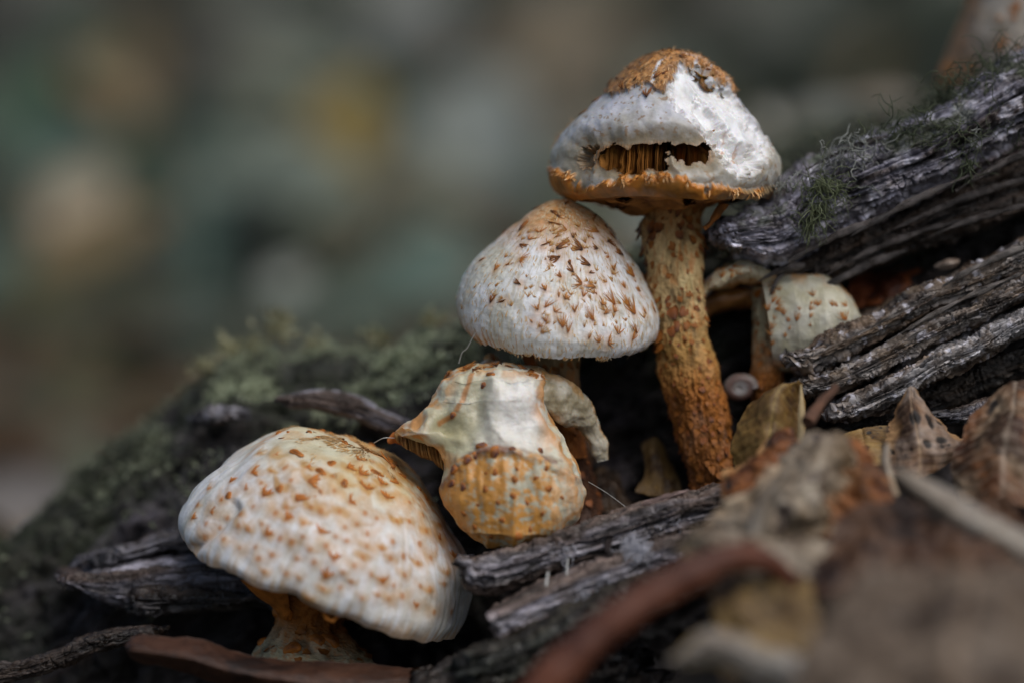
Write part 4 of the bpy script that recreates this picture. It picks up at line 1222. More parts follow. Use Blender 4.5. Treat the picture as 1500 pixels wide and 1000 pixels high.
# ---- the torn, collapsed mushroom ------------------------------------------
mC = thing('mushroom', P(840, 760, 2.2), 'collapsed mushroom with a torn twisted cap, peeled pale on top and orange-warted below', 'mushroom', 'scaly mushrooms growing on the log')
yl = np.array([527, 532, 538, 546, 556, 575, 594, 606, 615, 624, 632, 638, 645, 652, 662, 675, 700, 735, 758, 776, 791, 800, 805])
xl = np.array([716, 690, 668, 652, 642, 634, 626, 612, 598, 585, 574, 580, 606, 630, 640, 643, 643, 650, 662, 676, 694, 712, 726])
yr = np.array([527, 531, 538, 548, 560, 575, 588, 602, 620, 645, 668, 690, 702, 713, 722, 742, 758, 772, 788, 797, 805])
xr = np.array([722, 752, 784, 806, 808, 804, 802, 810, 824, 829, 838, 850, 857, 863, 862, 856, 846, 834, 808, 780, 744])
yy = 527 + 278 * (0.5 - 0.5 * np.cos(np.linspace(0, np.pi, 400)))
sm_ = lambda a: np.convolve(np.pad(a, 3, mode='edge'), np.ones(7) / 7, 'valid')
Lc = np.stack([sm_(np.interp(yy, yl, xl)), yy], 1)
Rc = np.stack([sm_(np.interp(yy, yr, xr)), yy], 1)
v, s, phi, hw = loft(Lc, Rc, [2.0, 1.3, 0.8, 0.6, 0.5, 0.35, 0.2, 0.1, 0.0, 0.2, 0.5], thick=[0.3, 0.9, 1.1, 1.15, 1.1, 1.05, 1.1, 1.15, 1.15, 0.9, 0.4], ns=400, nf=320, exp=0.9, raw=True)
mid = v.mean(1)
n = grid_normals(v, False, True)
if np.mean(np.sum(n * (v - mid[:, None]), -1)) < 0: n = -n
px, py, _ = proj(v)
foldy = np.interp(px, [630, 650, 670, 700, 730, 760, 790, 830], [735, 700, 672, 658, 655, 656, 662, 690]) + fbm(v * 1.6, 3) * 9
low = ss(-4, 8, py - foldy)
lip = np.exp(-((py - foldy - 5) / 9) ** 2)
facet = np.abs(fbm(v * np.array([0.8, 0.8, 0.35]) + 5, 3))
crv = fbm(np.stack([(px - 740) * 0.035, (py - 640) * 0.006, 0 * px], -1), 3)
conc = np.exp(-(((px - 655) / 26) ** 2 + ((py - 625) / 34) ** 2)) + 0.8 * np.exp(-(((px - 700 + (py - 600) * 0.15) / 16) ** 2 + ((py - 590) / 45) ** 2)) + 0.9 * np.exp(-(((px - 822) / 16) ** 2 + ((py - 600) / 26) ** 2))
bulge = np.exp(-(((px - 740) / 60) ** 2 + ((py - 700) / 28) ** 2))
hl = 0.05 * low + 0.08 * lip + 0.12 * bulge - 0.2 * low * ss(720, 800, py)
h = -0.3 * facet * (1 - low) + fbm(v * 2.4, 4) * 0.035 + crv * 0.1 * low + fbm(v * 1.3 + 3, 2) * 0.06
v = v + n * h[..., None] - FA * ((hl - 0.42 * conc) * (n @ FA < 0.2))[..., None]
S = dict(v=v, n=n, t=np.repeat(s[:, None], v.shape[1], 1), O=mid[0], A=UA)
n2 = grid_normals(v, False, True)
S['n'] = n2 if np.mean(np.sum(n2 * n, -1)) > 0 else -n2
S['px'], S['py'], _ = proj(v); S['down'] = np.gradient(v, axis=0)
n = S['n']
c = lerp(np.array([0.5, 0.47, 0.3]), np.array([0.66, 0.64, 0.52]), np.clip(0.5 + 0.9 * fbm(v * 1.0, 4), 0, 1))
whitep = np.exp(-(((px - 765) / 48) ** 2 + ((py - 598) / 62) ** 2))
c = lerp(c, np.array([0.8, 0.78, 0.76]), np.clip(whitep * 1.3, 0, 1) * 0.85)
lowc = lerp(np.array([0.46, 0.44, 0.33]), np.array([0.58, 0.28, 0.06]), ss(-0.3, 0.35, fbm(v * 1.5 + 11, 3) * 0.5 + fbm(v * 5.5 + 3, 4, 0.7) * 0.9 + 0.35 * ss(740, 650, px) + 0.17))
lowc = lerp(lowc, np.array([0.62, 0.6, 0.5]), ss(790, 850, px) * 0.6)
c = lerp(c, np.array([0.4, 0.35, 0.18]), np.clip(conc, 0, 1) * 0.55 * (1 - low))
c = lerp(c, lowc, low)
c = lerp(c, np.array([0.62, 0.27, 0.05]), ss(560, 530, py) * ss(-0.2, 0.4, fbm(v * 2.5, 3)) * 0.9)
edgeo = ss(0.55, 0.95, np.abs(np.cos(phi)))[None, :] * np.ones((v.shape[0], 1))
c = lerp(c, np.array([0.6, 0.26, 0.05]), edgeo * ss(-0.4, 0.2, fbm(v * 2.2 + 2, 3)) * 0.85)
strk = np.minimum(np.abs(poly_sd(px, py, [(690, 545), (674, 570), (665, 598), (666, 599), (675, 571), (691, 546)])), np.abs(poly_sd(px, py, [(640, 618), (660, 610), (664, 606), (663, 604), (659, 608), (640, 616)])))
c = lerp(c, np.array([0.5, 0.2, 0.04]), ss(5, 1, strk) * (n @ FA < 0.1) * 0.8)
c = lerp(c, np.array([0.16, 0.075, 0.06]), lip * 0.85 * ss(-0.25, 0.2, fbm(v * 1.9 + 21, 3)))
vv, q, tr = close_loft(v)
capC = mk('cap', vv, q, M_FLESH, mC, ext(c), None, tr)
warts = [(510, 460), (440, 520), (375, 560), (365, 625), (420, 640), (470, 505), (560, 490), (640, 470), (760, 480), (655, 560), (740, 600), (650, 605), (560, 575), (575, 710), (700, 710), (590, 790), (720, 830), (480, 720), (800, 650), (520, 650), (860, 690), (770, 760), (470, 820), (420, 760), (640, 680), (540, 860), (670, 860), (790, 560), (520, 580)]
for k, (x, y) in enumerate(warts):
    i = pick(S, 540 + x / 3.03, 500 + y / 3.03)
    put(capC, random.choice(WART_P if k < 9 else WART), v[i], n[i], UA, rg.uniform(0.45, 0.85), rg.normal() * 0.6, sink=0.035)
for (x, y) in [(545, 145), (510, 190), (375, 325)]:
    i = pick(S, 540 + x / 3.03, 500 + y / 3.03)
    put(capC, random.choice(WART_P), v[i], n[i], UA, rg.uniform(0.4, 0.55), 0, sink=0.01)
for k in range(46):
    x = rg.uniform(645, 820); y = np.interp(x, [640, 665, 712, 760, 806, 822], [557, 541, 530, 532, 548, 556]) + rg.uniform(-1, 8)
    i = pick(S, x, y)
    put(capC, random.choice(FAN_DARK + FAN_OR + FAN_OR), v[i], n[i], -unit(v[i] - v[:, :].reshape(-1, 3).mean(0)) + np.array([0.5, 0, 0]), rg.uniform(0.4, 0.85), rg.uniform(0, 6.28))
def flesh_loft(name, L, R, d, th, parent, c1, c2, seed, ns=160, nf=120, exp=0.9, amp=0.05, mat=None, edge=None):
    v, s, phi, hw = loft(L, R, d, thick=th, ns=ns, nf=nf, exp=exp)
    mid = v.mean(1, keepdims=True)
    n = grid_normals(v, False, True)
    if np.mean(np.sum(n * (v - mid), -1)) < 0: n = -n
    v = v + n * (fbm(v * 1.8 + seed, 4) * amp * 1.4)[..., None]
    c = lerp(np.asarray(c1, float), np.asarray(c2, float), np.clip(0.5 + fbm(v * 1.6 + seed, 4), 0, 1))
    if edge is not None:
        c = lerp(c, edge, ss(0.6, 0.98, np.abs(np.cos(phi)))[None] * ss(-0.3, 0.2, fbm(v * 2.5, 3)) * 0.8)
    vv, q, t = close_loft(v)
    o = mk(name, vv, q, mat or M_FLESH, parent, ext(c), None, t)
    return o, v, n
OR2 = np.array([0.6, 0.26, 0.05])
v, s, phi, hw = loft([(578, 634), (600, 638), (620, 642), (650, 650)], [(581, 645), (598, 657), (616, 668), (634, 674), (654, 694)], [1.1, 0.95, 0.9, 0.9], thick=0.35, ns=220, nf=60, exp=0.8)
pl = fbm(np.stack([s * 16, 0 * s, 0 * s], 1), 3, 0.7)[:, None] * 1.7 * np.ones((1, 60)) + 0.6 * fbm(v * 4, 3)
v = v - FA * (pl * 0.07)[..., None] + UA * (fbm(v * 3 + 4, 3) * 0.06)[..., None]
c = lerp(np.array([0.2, 0.09, 0.025]), np.array([0.5, 0.3, 0.11]), np.clip(0.5 + pl * 0.45, 0, 1))
vv, q, tr = close_loft(v)
tag(mk('gills', vv, q, M_STEM, mC, ext(c), None, tr), kind='stuff')
mk_tube('torn_tip', P(np.array([600, 588, 578, 570]), np.array([650, 643, 640, 646]), np.array([1.0, 1.0, 1.0, 1.1])), [0.1, 0.13, 0.12, 0.05], M_STEM, mC, RUST * 1.2, 10, 0.05)
flesh_loft('torn_flap', [(735, 532), (785, 538), (816, 549), (840, 563), (857, 580), (870, 602), (882, 626), (890, 650), (892, 672)], [(745, 600), (785, 606), (808, 614), (826, 622), (840, 626), (852, 632), (861, 644), (867, 658), (874, 676)], [0.75, 0.7, 1.0, 1.5, 1.7], [0.3, 0.45, 0.4, 0.22, 0.1], mC, (0.34, 0.29, 0.19), (0.6, 0.56, 0.46), 5, edge=np.array([0.5, 0.28, 0.1]), amp=0.07)
flesh_loft('wet_tip', [(871, 636), (872, 648), (876, 662)], [(883, 634), (888, 648), (890, 666)], 1.62, 0.1, mC, RUST * 0.3, RUST * 0.6, 6, 40, 30)
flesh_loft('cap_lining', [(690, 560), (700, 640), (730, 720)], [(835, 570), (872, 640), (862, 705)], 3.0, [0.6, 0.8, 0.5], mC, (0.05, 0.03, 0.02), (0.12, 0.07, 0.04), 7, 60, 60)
stem(mC, [(780, 600), (790, 690), (815, 790)], [(850, 610), (866, 690), (895, 790)], 2.6, [RUST * 0.12, RUST * 0.15, RUST * 0.25], seed=9, nscale=20, flakes=FLAKE_D, amp=0.05)

# ---- the small split mushroom under the slab --------------------------------
mE = thing('mushroom', P(1124, 610, 3.0), 'small split-capped mushroom wedged under the grey slab behind the board', 'mushroom', 'scaly mushrooms growing on the log')
oE, vE, nE = flesh_loft('cap', [(1112, 404), (1130, 397), (1165, 398), (1205, 403), (1236, 425), (1256, 460)], [(1130, 540), (1150, 545), (1182, 540), (1216, 528), (1240, 505), (1258, 480)], 3.0, [1.0, 1.3, 1.4, 1.2, 0.7], mE, (0.5, 0.47, 0.33), (0.62, 0.6, 0.5), 12, 220, 180, amp=0.03, mat=M_CAP, edge=OR2)
S = dict(v=vE, n=nE, t=0 * vE[..., 0]); S['px'], S['py'], _ = proj(vE); S['down'] = np.gradient(vE, axis=1)
for k in range(34):
    x, y = rg.uniform(1122, 1240), rg.uniform(415, 505)
    if k < 9: x, y = 1122 + rg.uniform(0, 12), 420 + k * 12
    i = pick(S, x, y)
    put(oE, random.choice(FAN_OR), vE[i], nE[i], UA, rg.uniform(0.3, 0.65), rg.normal() * 0.6)
oE2, vE2, nE2 = flesh_loft('cap_lobe', [(1020, 432), (1035, 411), (1058, 392), (1082, 383), (1108, 387), (1135, 398)], [(1024, 440), (1040, 430), (1062, 422), (1085, 417), (1110, 416), (1135, 424)], [2.6, 2.7, 2.9, 3.3], [0.4, 0.9, 0.9, 0.7], mE, (0.5, 0.42, 0.25), (0.6, 0.53, 0.38), 13, 120, 100, amp=0.07, edge=OR2)
S = dict(v=vE2, n=nE2, t=0 * vE2[..., 0]); S['px'], S['py'], _ = proj(vE2); S['down'] = np.gradient(vE2, axis=1)
for k in range(16):
    i = pick(S, rg.uniform(1040, 1125), rg.uniform(390, 415))
    put(oE2, random.choice(FAN_OR), vE2[i], nE2[i], UA, rg.uniform(0.3, 0.65), rg.normal() * 0.6)
flesh_loft('cap_lining', [(1024, 432), (1060, 420), (1100, 415), (1130, 418)], [(1030, 470), (1060, 456), (1095, 450), (1130, 456)], 3.6, 0.7, mE, (0.16, 0.07, 0.02), (0.3, 0.14, 0.04), 14, 60, 50)
stem(mE, [(1105, 420), (1105, 480), (1103, 540), (1100, 615)], [(1144, 430), (1144, 490), (1146, 540), (1150, 615)], 2.9, [OLIVE * 1.2, OLIVE * 1.2, ORANGE * 0.45, ORANGE * 0.45], seed=12, nscale=40, flakes=FLAKE, amp=0.05)

# ---- blurred cap above the slab ---------------------------------------------
mF = thing('mushroom', P(1540, 230, 9), 'tan mushroom cap with orange edge rising behind the top of the slab', 'mushroom', 'scaly mushrooms growing on the log')
SF = cap_surface((1530, 130), 8.5, -18, 4,
    [(1470, -85), (1440, -40), (1420, 0), (1402, 40), (1388, 80), (1378, 112), (1380, 128)], [(1470, -85), (1560, -60), (1630, 0), (1670, 70), (1690, 150), (1690, 170)],
    [(0, 215), (60, 200), (110, 150), (140, 80), (150, 20), (146, 0)], nth=160, nt=90)
refresh(SF)
v, n, t, th = SF['v'], SF['n'], SF['t'], SF['th']
SF['v'] = v + n * (fbm(v * 0.7, 3) * 0.12)[..., None]
c = lerp(np.array([0.2, 0.17, 0.13]), np.array([0.36, 0.32, 0.27]), np.clip(0.5 + fbm(v * 1.0, 3) * 1.2, 0, 1))
c = lerp(c, OR2 * 0.6, ss(0.6, 0.98, -np.cos(th)) * 0.8)
capF = cap_mesh('cap', SF, c, mF, M_CAP, 0.3); refresh(SF)
gills(SF, mF, 50, 0.5, 0.6)
for k in range(30):
    i = pick(SF, rg.uniform(1385, 1560), rg.uniform(-40, 110))
    put(capF, random.choice(FAN_OR), SF['v'][i], SF['n'][i], -unit(SF['down'][i]), rg.uniform(0.7, 1.1), rg.normal() * 0.5)
stem(mF, [(1490, 100), (1500, 170), (1510, 280)], [(1560, 105), (1570, 170), (1585, 280)], 8.5, [OLIVE, OLIVE, RUST], seed=15, amp=0.04, ns=80, nf=60)

# ------------------------------------------------------------------ fallen leaves around the mushrooms
RO = (0.34, 0.12, 0.028)
TAN, PALE, BROWN, OCHRE, DKB = (0.36, 0.24, 0.13), (0.5, 0.46, 0.4), (0.15, 0.07, 0.035), (0.42, 0.24, 0.05), (0.07, 0.04, 0.025)
leaf_patch('fallen_leaf', [[(1172, 556, -0.60), (1171, 558, -0.60), (1176, 560, -0.50)], [(1105, 588, -0.40), (1140, 572, -0.90), (1178, 592, -0.30)], [(1084, 628, -0.40), (1130, 620, -1.20), (1178, 630, -0.40)], [(1072, 662, -0.50), (1128, 655, -1.30), (1172, 668, -0.60)], [(1085, 700, -0.60), (1125, 700, -1.20), (1160, 700, -0.70)]],
           (0.3, 0.17, 0.035), (0.22, 0.13, 0.04), 'mustard-yellow upright leaf with a pale rim leaning beside the split mushroom stem', rib=(0.4, 0.3, 0.1), seed=1, wr=0.1)
mk_t = mk_tube('leaf_stalk', P(np.array([1173, 1174, 1174, 1173, 1170]), np.array([562, 585, 605, 630, 665]), np.array([-0.5, -0.8, -1.1, -1.3, -1.4])), [0.04, 0.06, 0.08, 0.08, 0.07], M_STEM, None, (0.4, 0.3, 0.16), 10, 0.02)
tag(mk_t, 'thin pale stalk along the edge of the mustard-yellow leaf', 'stalk')
leaf_patch('fallen_leaf', [[(1165, 632, -2.20), (1150, 625, -2.20), (1130, 640, -2.10)], [(1170, 680, -2.20), (1130, 660, -2.90), (1088, 668, -2.20)], [(1160, 720, -2.60), (1110, 705, -3.12), (1062, 690, -2.40)], [(1130, 760, -3.00), (1090, 745, -3.25), (1058, 728, -2.80)]],
           RO, (0.24, 0.08, 0.025), 'rusty orange crumpled leaf below the mustard leaf', rim=(0.45, 0.25, 0.1), rib=(0.3, 0.17, 0.08), seed=2, wr=0.25, spots=5)
leaf_patch('fallen_leaf', [[(1232, 640, -3.74), (1215, 632, -3.74), (1190, 640, -3.62)], [(1262, 690, -3.99), (1205, 668, -4.36), (1150, 672, -3.87)], [(1250, 750, -4.36), (1180, 725, -4.98), (1100, 706, -4.24)], [(1200, 800, -4.74), (1130, 780, -5.23), (1048, 752, -4.49)], [(1110, 850, -5.11), (1060, 820, -5.36), (1000, 800, -4.86)]],
           (0.42, 0.37, 0.3), (0.3, 0.22, 0.13), 'crumpled grey-tan leaf with dark blotches over the end of the plank', rim=(0.5, 0.4, 0.28), rib=(0.52, 0.46, 0.36), seed=3, wr=0.35, spots=9, spot_col=(0.05, 0.035, 0.03))
leaf_patch('leaf_fold', [[(1158, 692, -5.23), (1152, 690, -5.42), (1148, 694, -5.29)], [(1134, 725, -5.48), (1122, 722, -5.79), (1112, 728, -5.54)], [(1120, 765, -5.60), (1106, 764, -5.91), (1094, 766, -5.60)], [(1116, 805, -5.67), (1102, 806, -5.91), (1090, 806, -5.67)]],
           (0.46, 0.42, 0.36), (0.38, 0.33, 0.27), 'narrow pale rolled leaf strip on the crumpled grey-tan leaf', 'leaf', seed=4, wr=0.03, veins=0)
leaf_patch('fallen_leaf', [[(1260, 640, -3.50), (1225, 632, -3.50), (1180, 650, -3.43)], [(1290, 690, -3.74), (1240, 668, -3.99), (1190, 690, -3.74)], [(1300, 740, -4.12), (1255, 725, -4.49), (1200, 740, -4.24)], [(1300, 800, -4.49), (1250, 790, -4.74), (1190, 790, -4.49)]],
           RO, (0.3, 0.2, 0.1), 'brown blotched leaf crumpled behind the grey-tan one', seed=5, wr=0.4, spots=12)
leaf_patch('fallen_leaf', [[(1338, 566, -0.60), (1334, 566, -0.60), (1330, 568, -0.60)], [(1362, 602, -0.50), (1336, 598, -0.90), (1310, 604, -0.50)], [(1392, 632, -0.30), (1345, 634, -1.10), (1301, 630, -0.50)], [(1422, 648, -0.20), (1350, 668, -1.20), (1300, 656, -0.60)], [(1400, 670, -0.40), (1345, 700, -1.20), (1296, 690, -0.70)]],
           (0.5, 0.44, 0.4), (0.4, 0.22, 0.1), 'pointed pale leaf with black spots standing upright below the broken stub', rim=(0.5, 0.3, 0.14), rib=(0.5, 0.36, 0.22), seed=26, wr=0.08, spots=18, edge=0.12, mixf=0.35)
leaf_patch('fallen_leaf', [[(1300, 622, 0.20), (1262, 626, 0.10), (1230, 640, 0.20)], [(1312, 646, -0.10), (1266, 650, -0.30), (1222, 658, 0.00)], [(1320, 680, -0.60), (1266, 684, -0.90), (1216, 690, -0.60)]],
           (0.42, 0.25, 0.07), (0.5, 0.36, 0.16), 'ochre leaf with black holes beside the pointed spotted leaf', seed=7, wr=0.08, spots=22)
leaf_patch('leaf_fold', [[(1304, 650, -2.60), (1299, 648, -2.70), (1294, 652, -2.60)], [(1304, 676, -2.80), (1297, 676, -3.00), (1289, 678, -2.80)], [(1310, 700, -3.00), (1304, 702, -3.12), (1295, 704, -3.00)], [(1318, 724, -3.12), (1310, 726, -3.25), (1303, 728, -3.12)]],
           (0.6, 0.54, 0.46), (0.5, 0.38, 0.24), 'small pale curled leaf edge in front of the pointed spotted leaf', 'leaf', seed=8, wr=0.02, veins=0)
leaf_patch('fallen_leaf', [[(1530, 545, -1.20), (1490, 560, -1.20), (1440, 592, -1.00)], [(1540, 610, -1.80), (1480, 618, -2.20), (1408, 640, -1.40)], [(1540, 680, -2.40), (1470, 672, -2.80), (1396, 690, -1.80)], [(1530, 750, -3.00), (1470, 735, -3.12), (1410, 735, -2.40)]],
           (0.34, 0.26, 0.17), (0.24, 0.1, 0.035), 'tan and rust leaf with torn edge beside the small wood chip', rib=(0.5, 0.42, 0.33), seed=9, wr=0.15, spots=7)
leaf_patch('fallen_leaf', [[(1312, 684, -6.10), (1310, 690, -6.22), (1314, 700, -6.10)], [(1362, 700, -6.22), (1352, 720, -6.53), (1350, 742, -6.22)], [(1430, 738, -6.35), (1418, 762, -6.72), (1412, 786, -6.47)], [(1520, 790, -6.60), (1508, 812, -6.91), (1495, 835, -6.60)], [(1600, 840, -6.72), (1590, 860, -6.97), (1580, 880, -6.72)]],
           (0.5, 0.48, 0.44), (0.4, 0.36, 0.3), 'long pale leaf turned edge-on, slanting down past the tan and rust leaf', seed=10, wr=0.06, veins=0)
leaf_patch('fallen_leaf', [[(1480, 720, -5.85), (1400, 735, -5.60), (1300, 725, -5.36)], [(1530, 800, -6.47), (1400, 780, -6.47), (1240, 760, -5.85)], [(1560, 880, -7.34), (1400, 840, -7.34), (1190, 800, -6.60)], [(1560, 960, -8.58), (1380, 910, -8.58), (1150, 850, -7.34)]],
           (0.1, 0.05, 0.028), (0.17, 0.085, 0.04), 'dark brown leaf lying between the pale slanting leaf and the broad dull leaf', seed=11, wr=0.4, spots=0)
leaf_patch('fallen_leaf', [[(1560, 835, -11.99), (1420, 822, -11.99), (1268, 838, -11.68)], [(1600, 900, -12.61), (1420, 885, -12.92), (1220, 890, -12.30)], [(1640, 980, -13.23), (1400, 970, -13.54), (1170, 965, -12.92)], [(1680, 1080, -13.85), (1400, 1080, -14.16), (1150, 1060, -13.54)]],
           (0.2, 0.155, 0.115), (0.17, 0.125, 0.085), 'broad dull brown leaf in front of the dark brown leaf', rib=(0.32, 0.24, 0.17), seed=12, wr=0.25)
leaf_patch('fallen_leaf', [[(980, 962, -9.51), (984, 968, -9.57), (990, 974, -9.51)], [(1035, 922, -9.51), (1046, 945, -9.82), (1050, 972, -9.57)], [(1105, 935, -9.70), (1105, 962, -10.07), (1100, 992, -9.82)], [(1180, 962, -9.94), (1176, 990, -10.32), (1160, 1022, -10.07)], [(1240, 1000, -10.44), (1230, 1030, -10.44), (1215, 1060, -10.44)]],
           (0.52, 0.5, 0.46), (0.46, 0.42, 0.36), 'pale blunt leaf lying below the brown curved stalk', rim=(0.42, 0.3, 0.12), seed=13, wr=0.08, veins=3)
leaf_patch('fallen_leaf', [[(1190, 850, -7.46), (1120, 838, -7.46), (1040, 850, -7.22)], [(1200, 900, -7.96), (1120, 892, -8.27), (1045, 895, -7.84)], [(1200, 950, -8.58), (1130, 940, -8.89), (1060, 935, -8.58)], [(1180, 1010, -9.20), (1120, 1000, -9.32), (1060, 990, -9.08)]],
           (0.3, 0.2, 0.07), (0.2, 0.13, 0.05), 'olive-yellow leaf with dark blotches under the arch of the brown stalk', seed=14, wr=0.25, spots=6)
leaf_patch('fallen_leaf', [[(1020, 770, -5.85), (1005, 785, -5.85), (985, 802, -5.60)], [(1120, 780, -6.10), (1080, 808, -6.47), (1040, 838, -6.10)], [(1220, 800, -6.35), (1180, 850, -6.84), (1130, 880, -6.60)]],
           (0.36, 0.28, 0.18), (0.44, 0.38, 0.3), 'tan leaf scrap behind the brown curved stalk', seed=15, wr=0.15, veins=3)
xs, ys = np.array([770, 840, 905, 965, 1015, 1060, 1100, 1132, 1155, 1165]), np.array([1040, 960, 905, 866, 838, 820, 815, 826, 850, 880])
pth = resample(np.stack([xs, ys, np.linspace(-9.2, -7.2, 10)], 1), 50)
tag(mk_tube('curled_stalk', P(pth[:, 0], pth[:, 1], pth[:, 2]), np.interp(np.linspace(0, 1, 50), [0, 0.5, 0.8, 1], [0.42, 0.36, 0.28, 0.14]), M_LEAF, None, n=20, jitter=0.05,
    colf=lambda v: lerp(np.array([0.09, 0.028, 0.014]), np.array([0.18, 0.06, 0.028]), np.clip(0.5 + fbm(v * 0.9, 3), 0, 1))), 'thick red-brown rolled leaf arching over the sticks', 'leaf')
leaf_patch('fallen_leaf', [[(186, 940, -1.40), (184, 948, -1.60), (188, 956, -1.40)], [(206, 929, -1.30), (200, 950, -1.95), (202, 970, -1.40)], [(285, 934, -1.20), (280, 962, -2.00), (272, 985, -1.40)], [(340, 950, -1.10), (335, 978, -1.90), (325, 1000, -1.40)], [(410, 966, -1.00), (400, 990, -1.80), (390, 1015, -1.40)], [(500, 970, -0.90), (490, 1000, -1.60), (480, 1030, -1.40)], [(600, 978, -0.60), (595, 1000, -1.20), (590, 1020, -1.00)], [(690, 992, 0.00), (690, 994, -0.20), (690, 996, 0.00)]],
           (0.06, 0.025, 0.013), (0.1, 0.042, 0.022), 'oblong rusty brown leaf at the foot of the big scaly cap', rib=(0.1, 0.045, 0.025), seed=16, wr=0.06, res=(140, 50), edge=0.03)
leaf_patch('fallen_leaf', [[(1380, 400, 4.60), (1330, 388, 4.60), (1250, 400, 4.60)], [(1390, 425, 4.00), (1320, 415, 3.80), (1245, 425, 4.20)], [(1380, 450, 3.60), (1310, 446, 3.40), (1240, 450, 3.80)]],
           (0.4, 0.12, 0.025), (0.24, 0.06, 0.015), 'vivid orange-brown leaf tucked between the slab and the split board', seed=17, wr=0.15)
leaf_patch('fallen_leaf', [[(1368, 390, 2.60), (1372, 392, 2.60), (1378, 395, 2.60)], [(1388, 380, 2.50), (1390, 387, 2.30), (1392, 394, 2.50)], [(1405, 380, 2.60), (1405, 384, 2.50), (1404, 388, 2.60)]],
           (0.5, 0.42, 0.36), (0.42, 0.32, 0.26), 'tiny pale leaf fragment resting under the slab', seed=18, wr=0.02, veins=0, res=(30, 20))
leaf_patch('fallen_leaf', [[(940, 650, 3.30), (958, 640, 3.20), (972, 648, 3.30)], [(945, 690, 2.90), (965, 692, 2.70), (995, 700, 2.90)], [(930, 720, 2.50), (960, 725, 2.40), (1000, 730, 2.50)]],
           (0.2, 0.12, 0.03), (0.1, 0.055, 0.02), 'dim yellow-brown leaf scrap in the hollow beside the tall stem', seed=19, wr=0.1)
leaf_patch('fallen_leaf', [[(870, 690, 3.40), (885, 682, 3.40), (905, 690, 3.40)], [(860, 730, 2.80), (890, 728, 2.60), (925, 735, 2.80)], [(860, 765, 2.20), (900, 765, 2.00), (940, 760, 2.20)]],
           (0.09, 0.05, 0.02), (0.05, 0.028, 0.014), 'dark brown leaf in the hollow behind the grey plank', seed=20, wr=0.12)
# small brown twig, insect frass lump
pth = resample([(1225, 566, -1.6), (1208, 584, -1.8), (1192, 604, -2.0), (1182, 618, -2.2)], 20)
tag(mk_tube('twig', P(pth[:, 0], pth[:, 1], pth[:, 2]), np.linspace(0.1, 0.16, 20), M_DARKWOOD, None, (0.2, 0.1, 0.06), 10, 0.05), 'short blurred brown twig poking out beside the mustard leaf', 'twig')
pth = resample([(890, 762, -0.5), (893, 785, -0.9), (889, 800, -1.2), (895, 812, -1.4), (904, 830, -1.7)], 24)
tag(mk_tube('twig', P(pth[:, 0], pth[:, 1], pth[:, 2]), np.interp(np.linspace(0, 1, 24), [0, 0.3, 0.7, 1], [0.05, 0.09, 0.08, 0.04]), M_DARKWOOD, None, (0.03, 0.02, 0.018), 9, 0.04), 'tiny crooked black twig across the grey plank', 'twig')
pth = resample([(940, 738, -0.6), (975, 728, -0.6), (1010, 716, -0.6)], 20)
tag(mk_tube('bark_flake', P(pth[:, 0], pth[:, 1], pth[:, 2]), np.interp(np.linspace(0, 1, 20), [0, 0.2, 0.8, 1], [0.02, 0.07, 0.06, 0.02]), M_WOOD, None, (0.34, 0.24, 0.22), 9, 0.06), 'thin pinkish flake along the top edge of the grey plank', 'wood')

# snail shell in the dark gap
def snail(base):
    t = np.linspace(0, 1, 120)
    a = t * 2.6 * 2 * np.pi
    r = 0.27 * (1 - t) ** 0.9 + 0.02
    p = base + np.cos(a)[:, None] * r[:, None] * XA + np.sin(a)[:, None] * r[:, None] * 0.72 * UA - (t * 0.12)[:, None] * FA
    return mk_tube('snail_shell', p, 0.16 * (1 - t) ** 0.8 + 0.02, M_FLESH, None, n=18, colf=lambda v: lerp(np.array([0.26, 0.235, 0.22]), np.array([0.13, 0.075, 0.06]), np.clip(0.5 + np.sin(np.linalg.norm(v - base, axis=1) * 26) * 0.6, 0, 1)))
tag(snail(P(1084, 568, 2.6)), 'tiny pale coiled snail shell in the dark gap between the two orange stems', 'shell')

# hairs and spider silk
def thread(pts, r, label):
    p = resample(pts, 40)
    tag(mk_tube('spider_thread', P(p[:, 0], p[:, 1], p[:, 2]), r, M_SILK, None, (0.55, 0.55, 0.52), 6), label, 'thread')
thread([(702, 478, 0.9), (692, 495, 0.9), (684, 510, 1.0), (677, 516, 1.1), (672, 532, 1.2)], 0.009, 'fine pale hair hanging from the conical cap')
thread([(548, 648, 0.9), (562, 641, 0.6), (578, 641, 0.7)], 0.01, 'fine pale hair between the big scaly cap and the torn mushroom')
thread([(862, 705, 0.4), (890, 722, 0.2), (925, 748, -0.2)], 0.006, 'faint silk strand from the torn mushroom to the grey plank')
thread([(830, 842, -1.6), (831, 825, -1.3), (835, 808, -1.0)], 0.02, 'short silk strand bridging the grey plank and the split stick')
thread([(800, 858, -2.0), (801, 848, -1.9), (803, 838, -1.7)], 0.03, 'stubby silk strand standing on the split stick')
def fluff(spots, seed, label, name='cobweb'):
    rg = np.random.default_rng(seed)
    V, Q, off = [], [], 0
    for (x, y, d, n, sp, ln) in spots:
        for k in range(n):
            p = P(x + rg.normal() * sp, y + rg.normal() * sp * 0.6, d + rg.normal() * 0.08)
            dr = unit(rg.normal(size=3)); path = [p]
            for s in range(5):
                dr = unit(dr + rg.normal(size=3) * 0.7); path.append(path[-1] + dr * ln * 0.2)
            t = tube(np.array(path), 0.009, 4)
            V.append(t.reshape(-1, 3)); Q.append(grid(6, 4, False, True, off)); off += 24
    o = mk(name, np.vstack(V), np.vstack(Q), M_SILK, None, (0.62, 0.62, 0.68))
    return tag(o, label, 'cobweb')
fluff([(935, 808, -1.5, 160, 9, 0.35), (925, 795, -1.3, 60, 7, 0.3)], 1, 'white tuft of cobweb caught on the split stick')
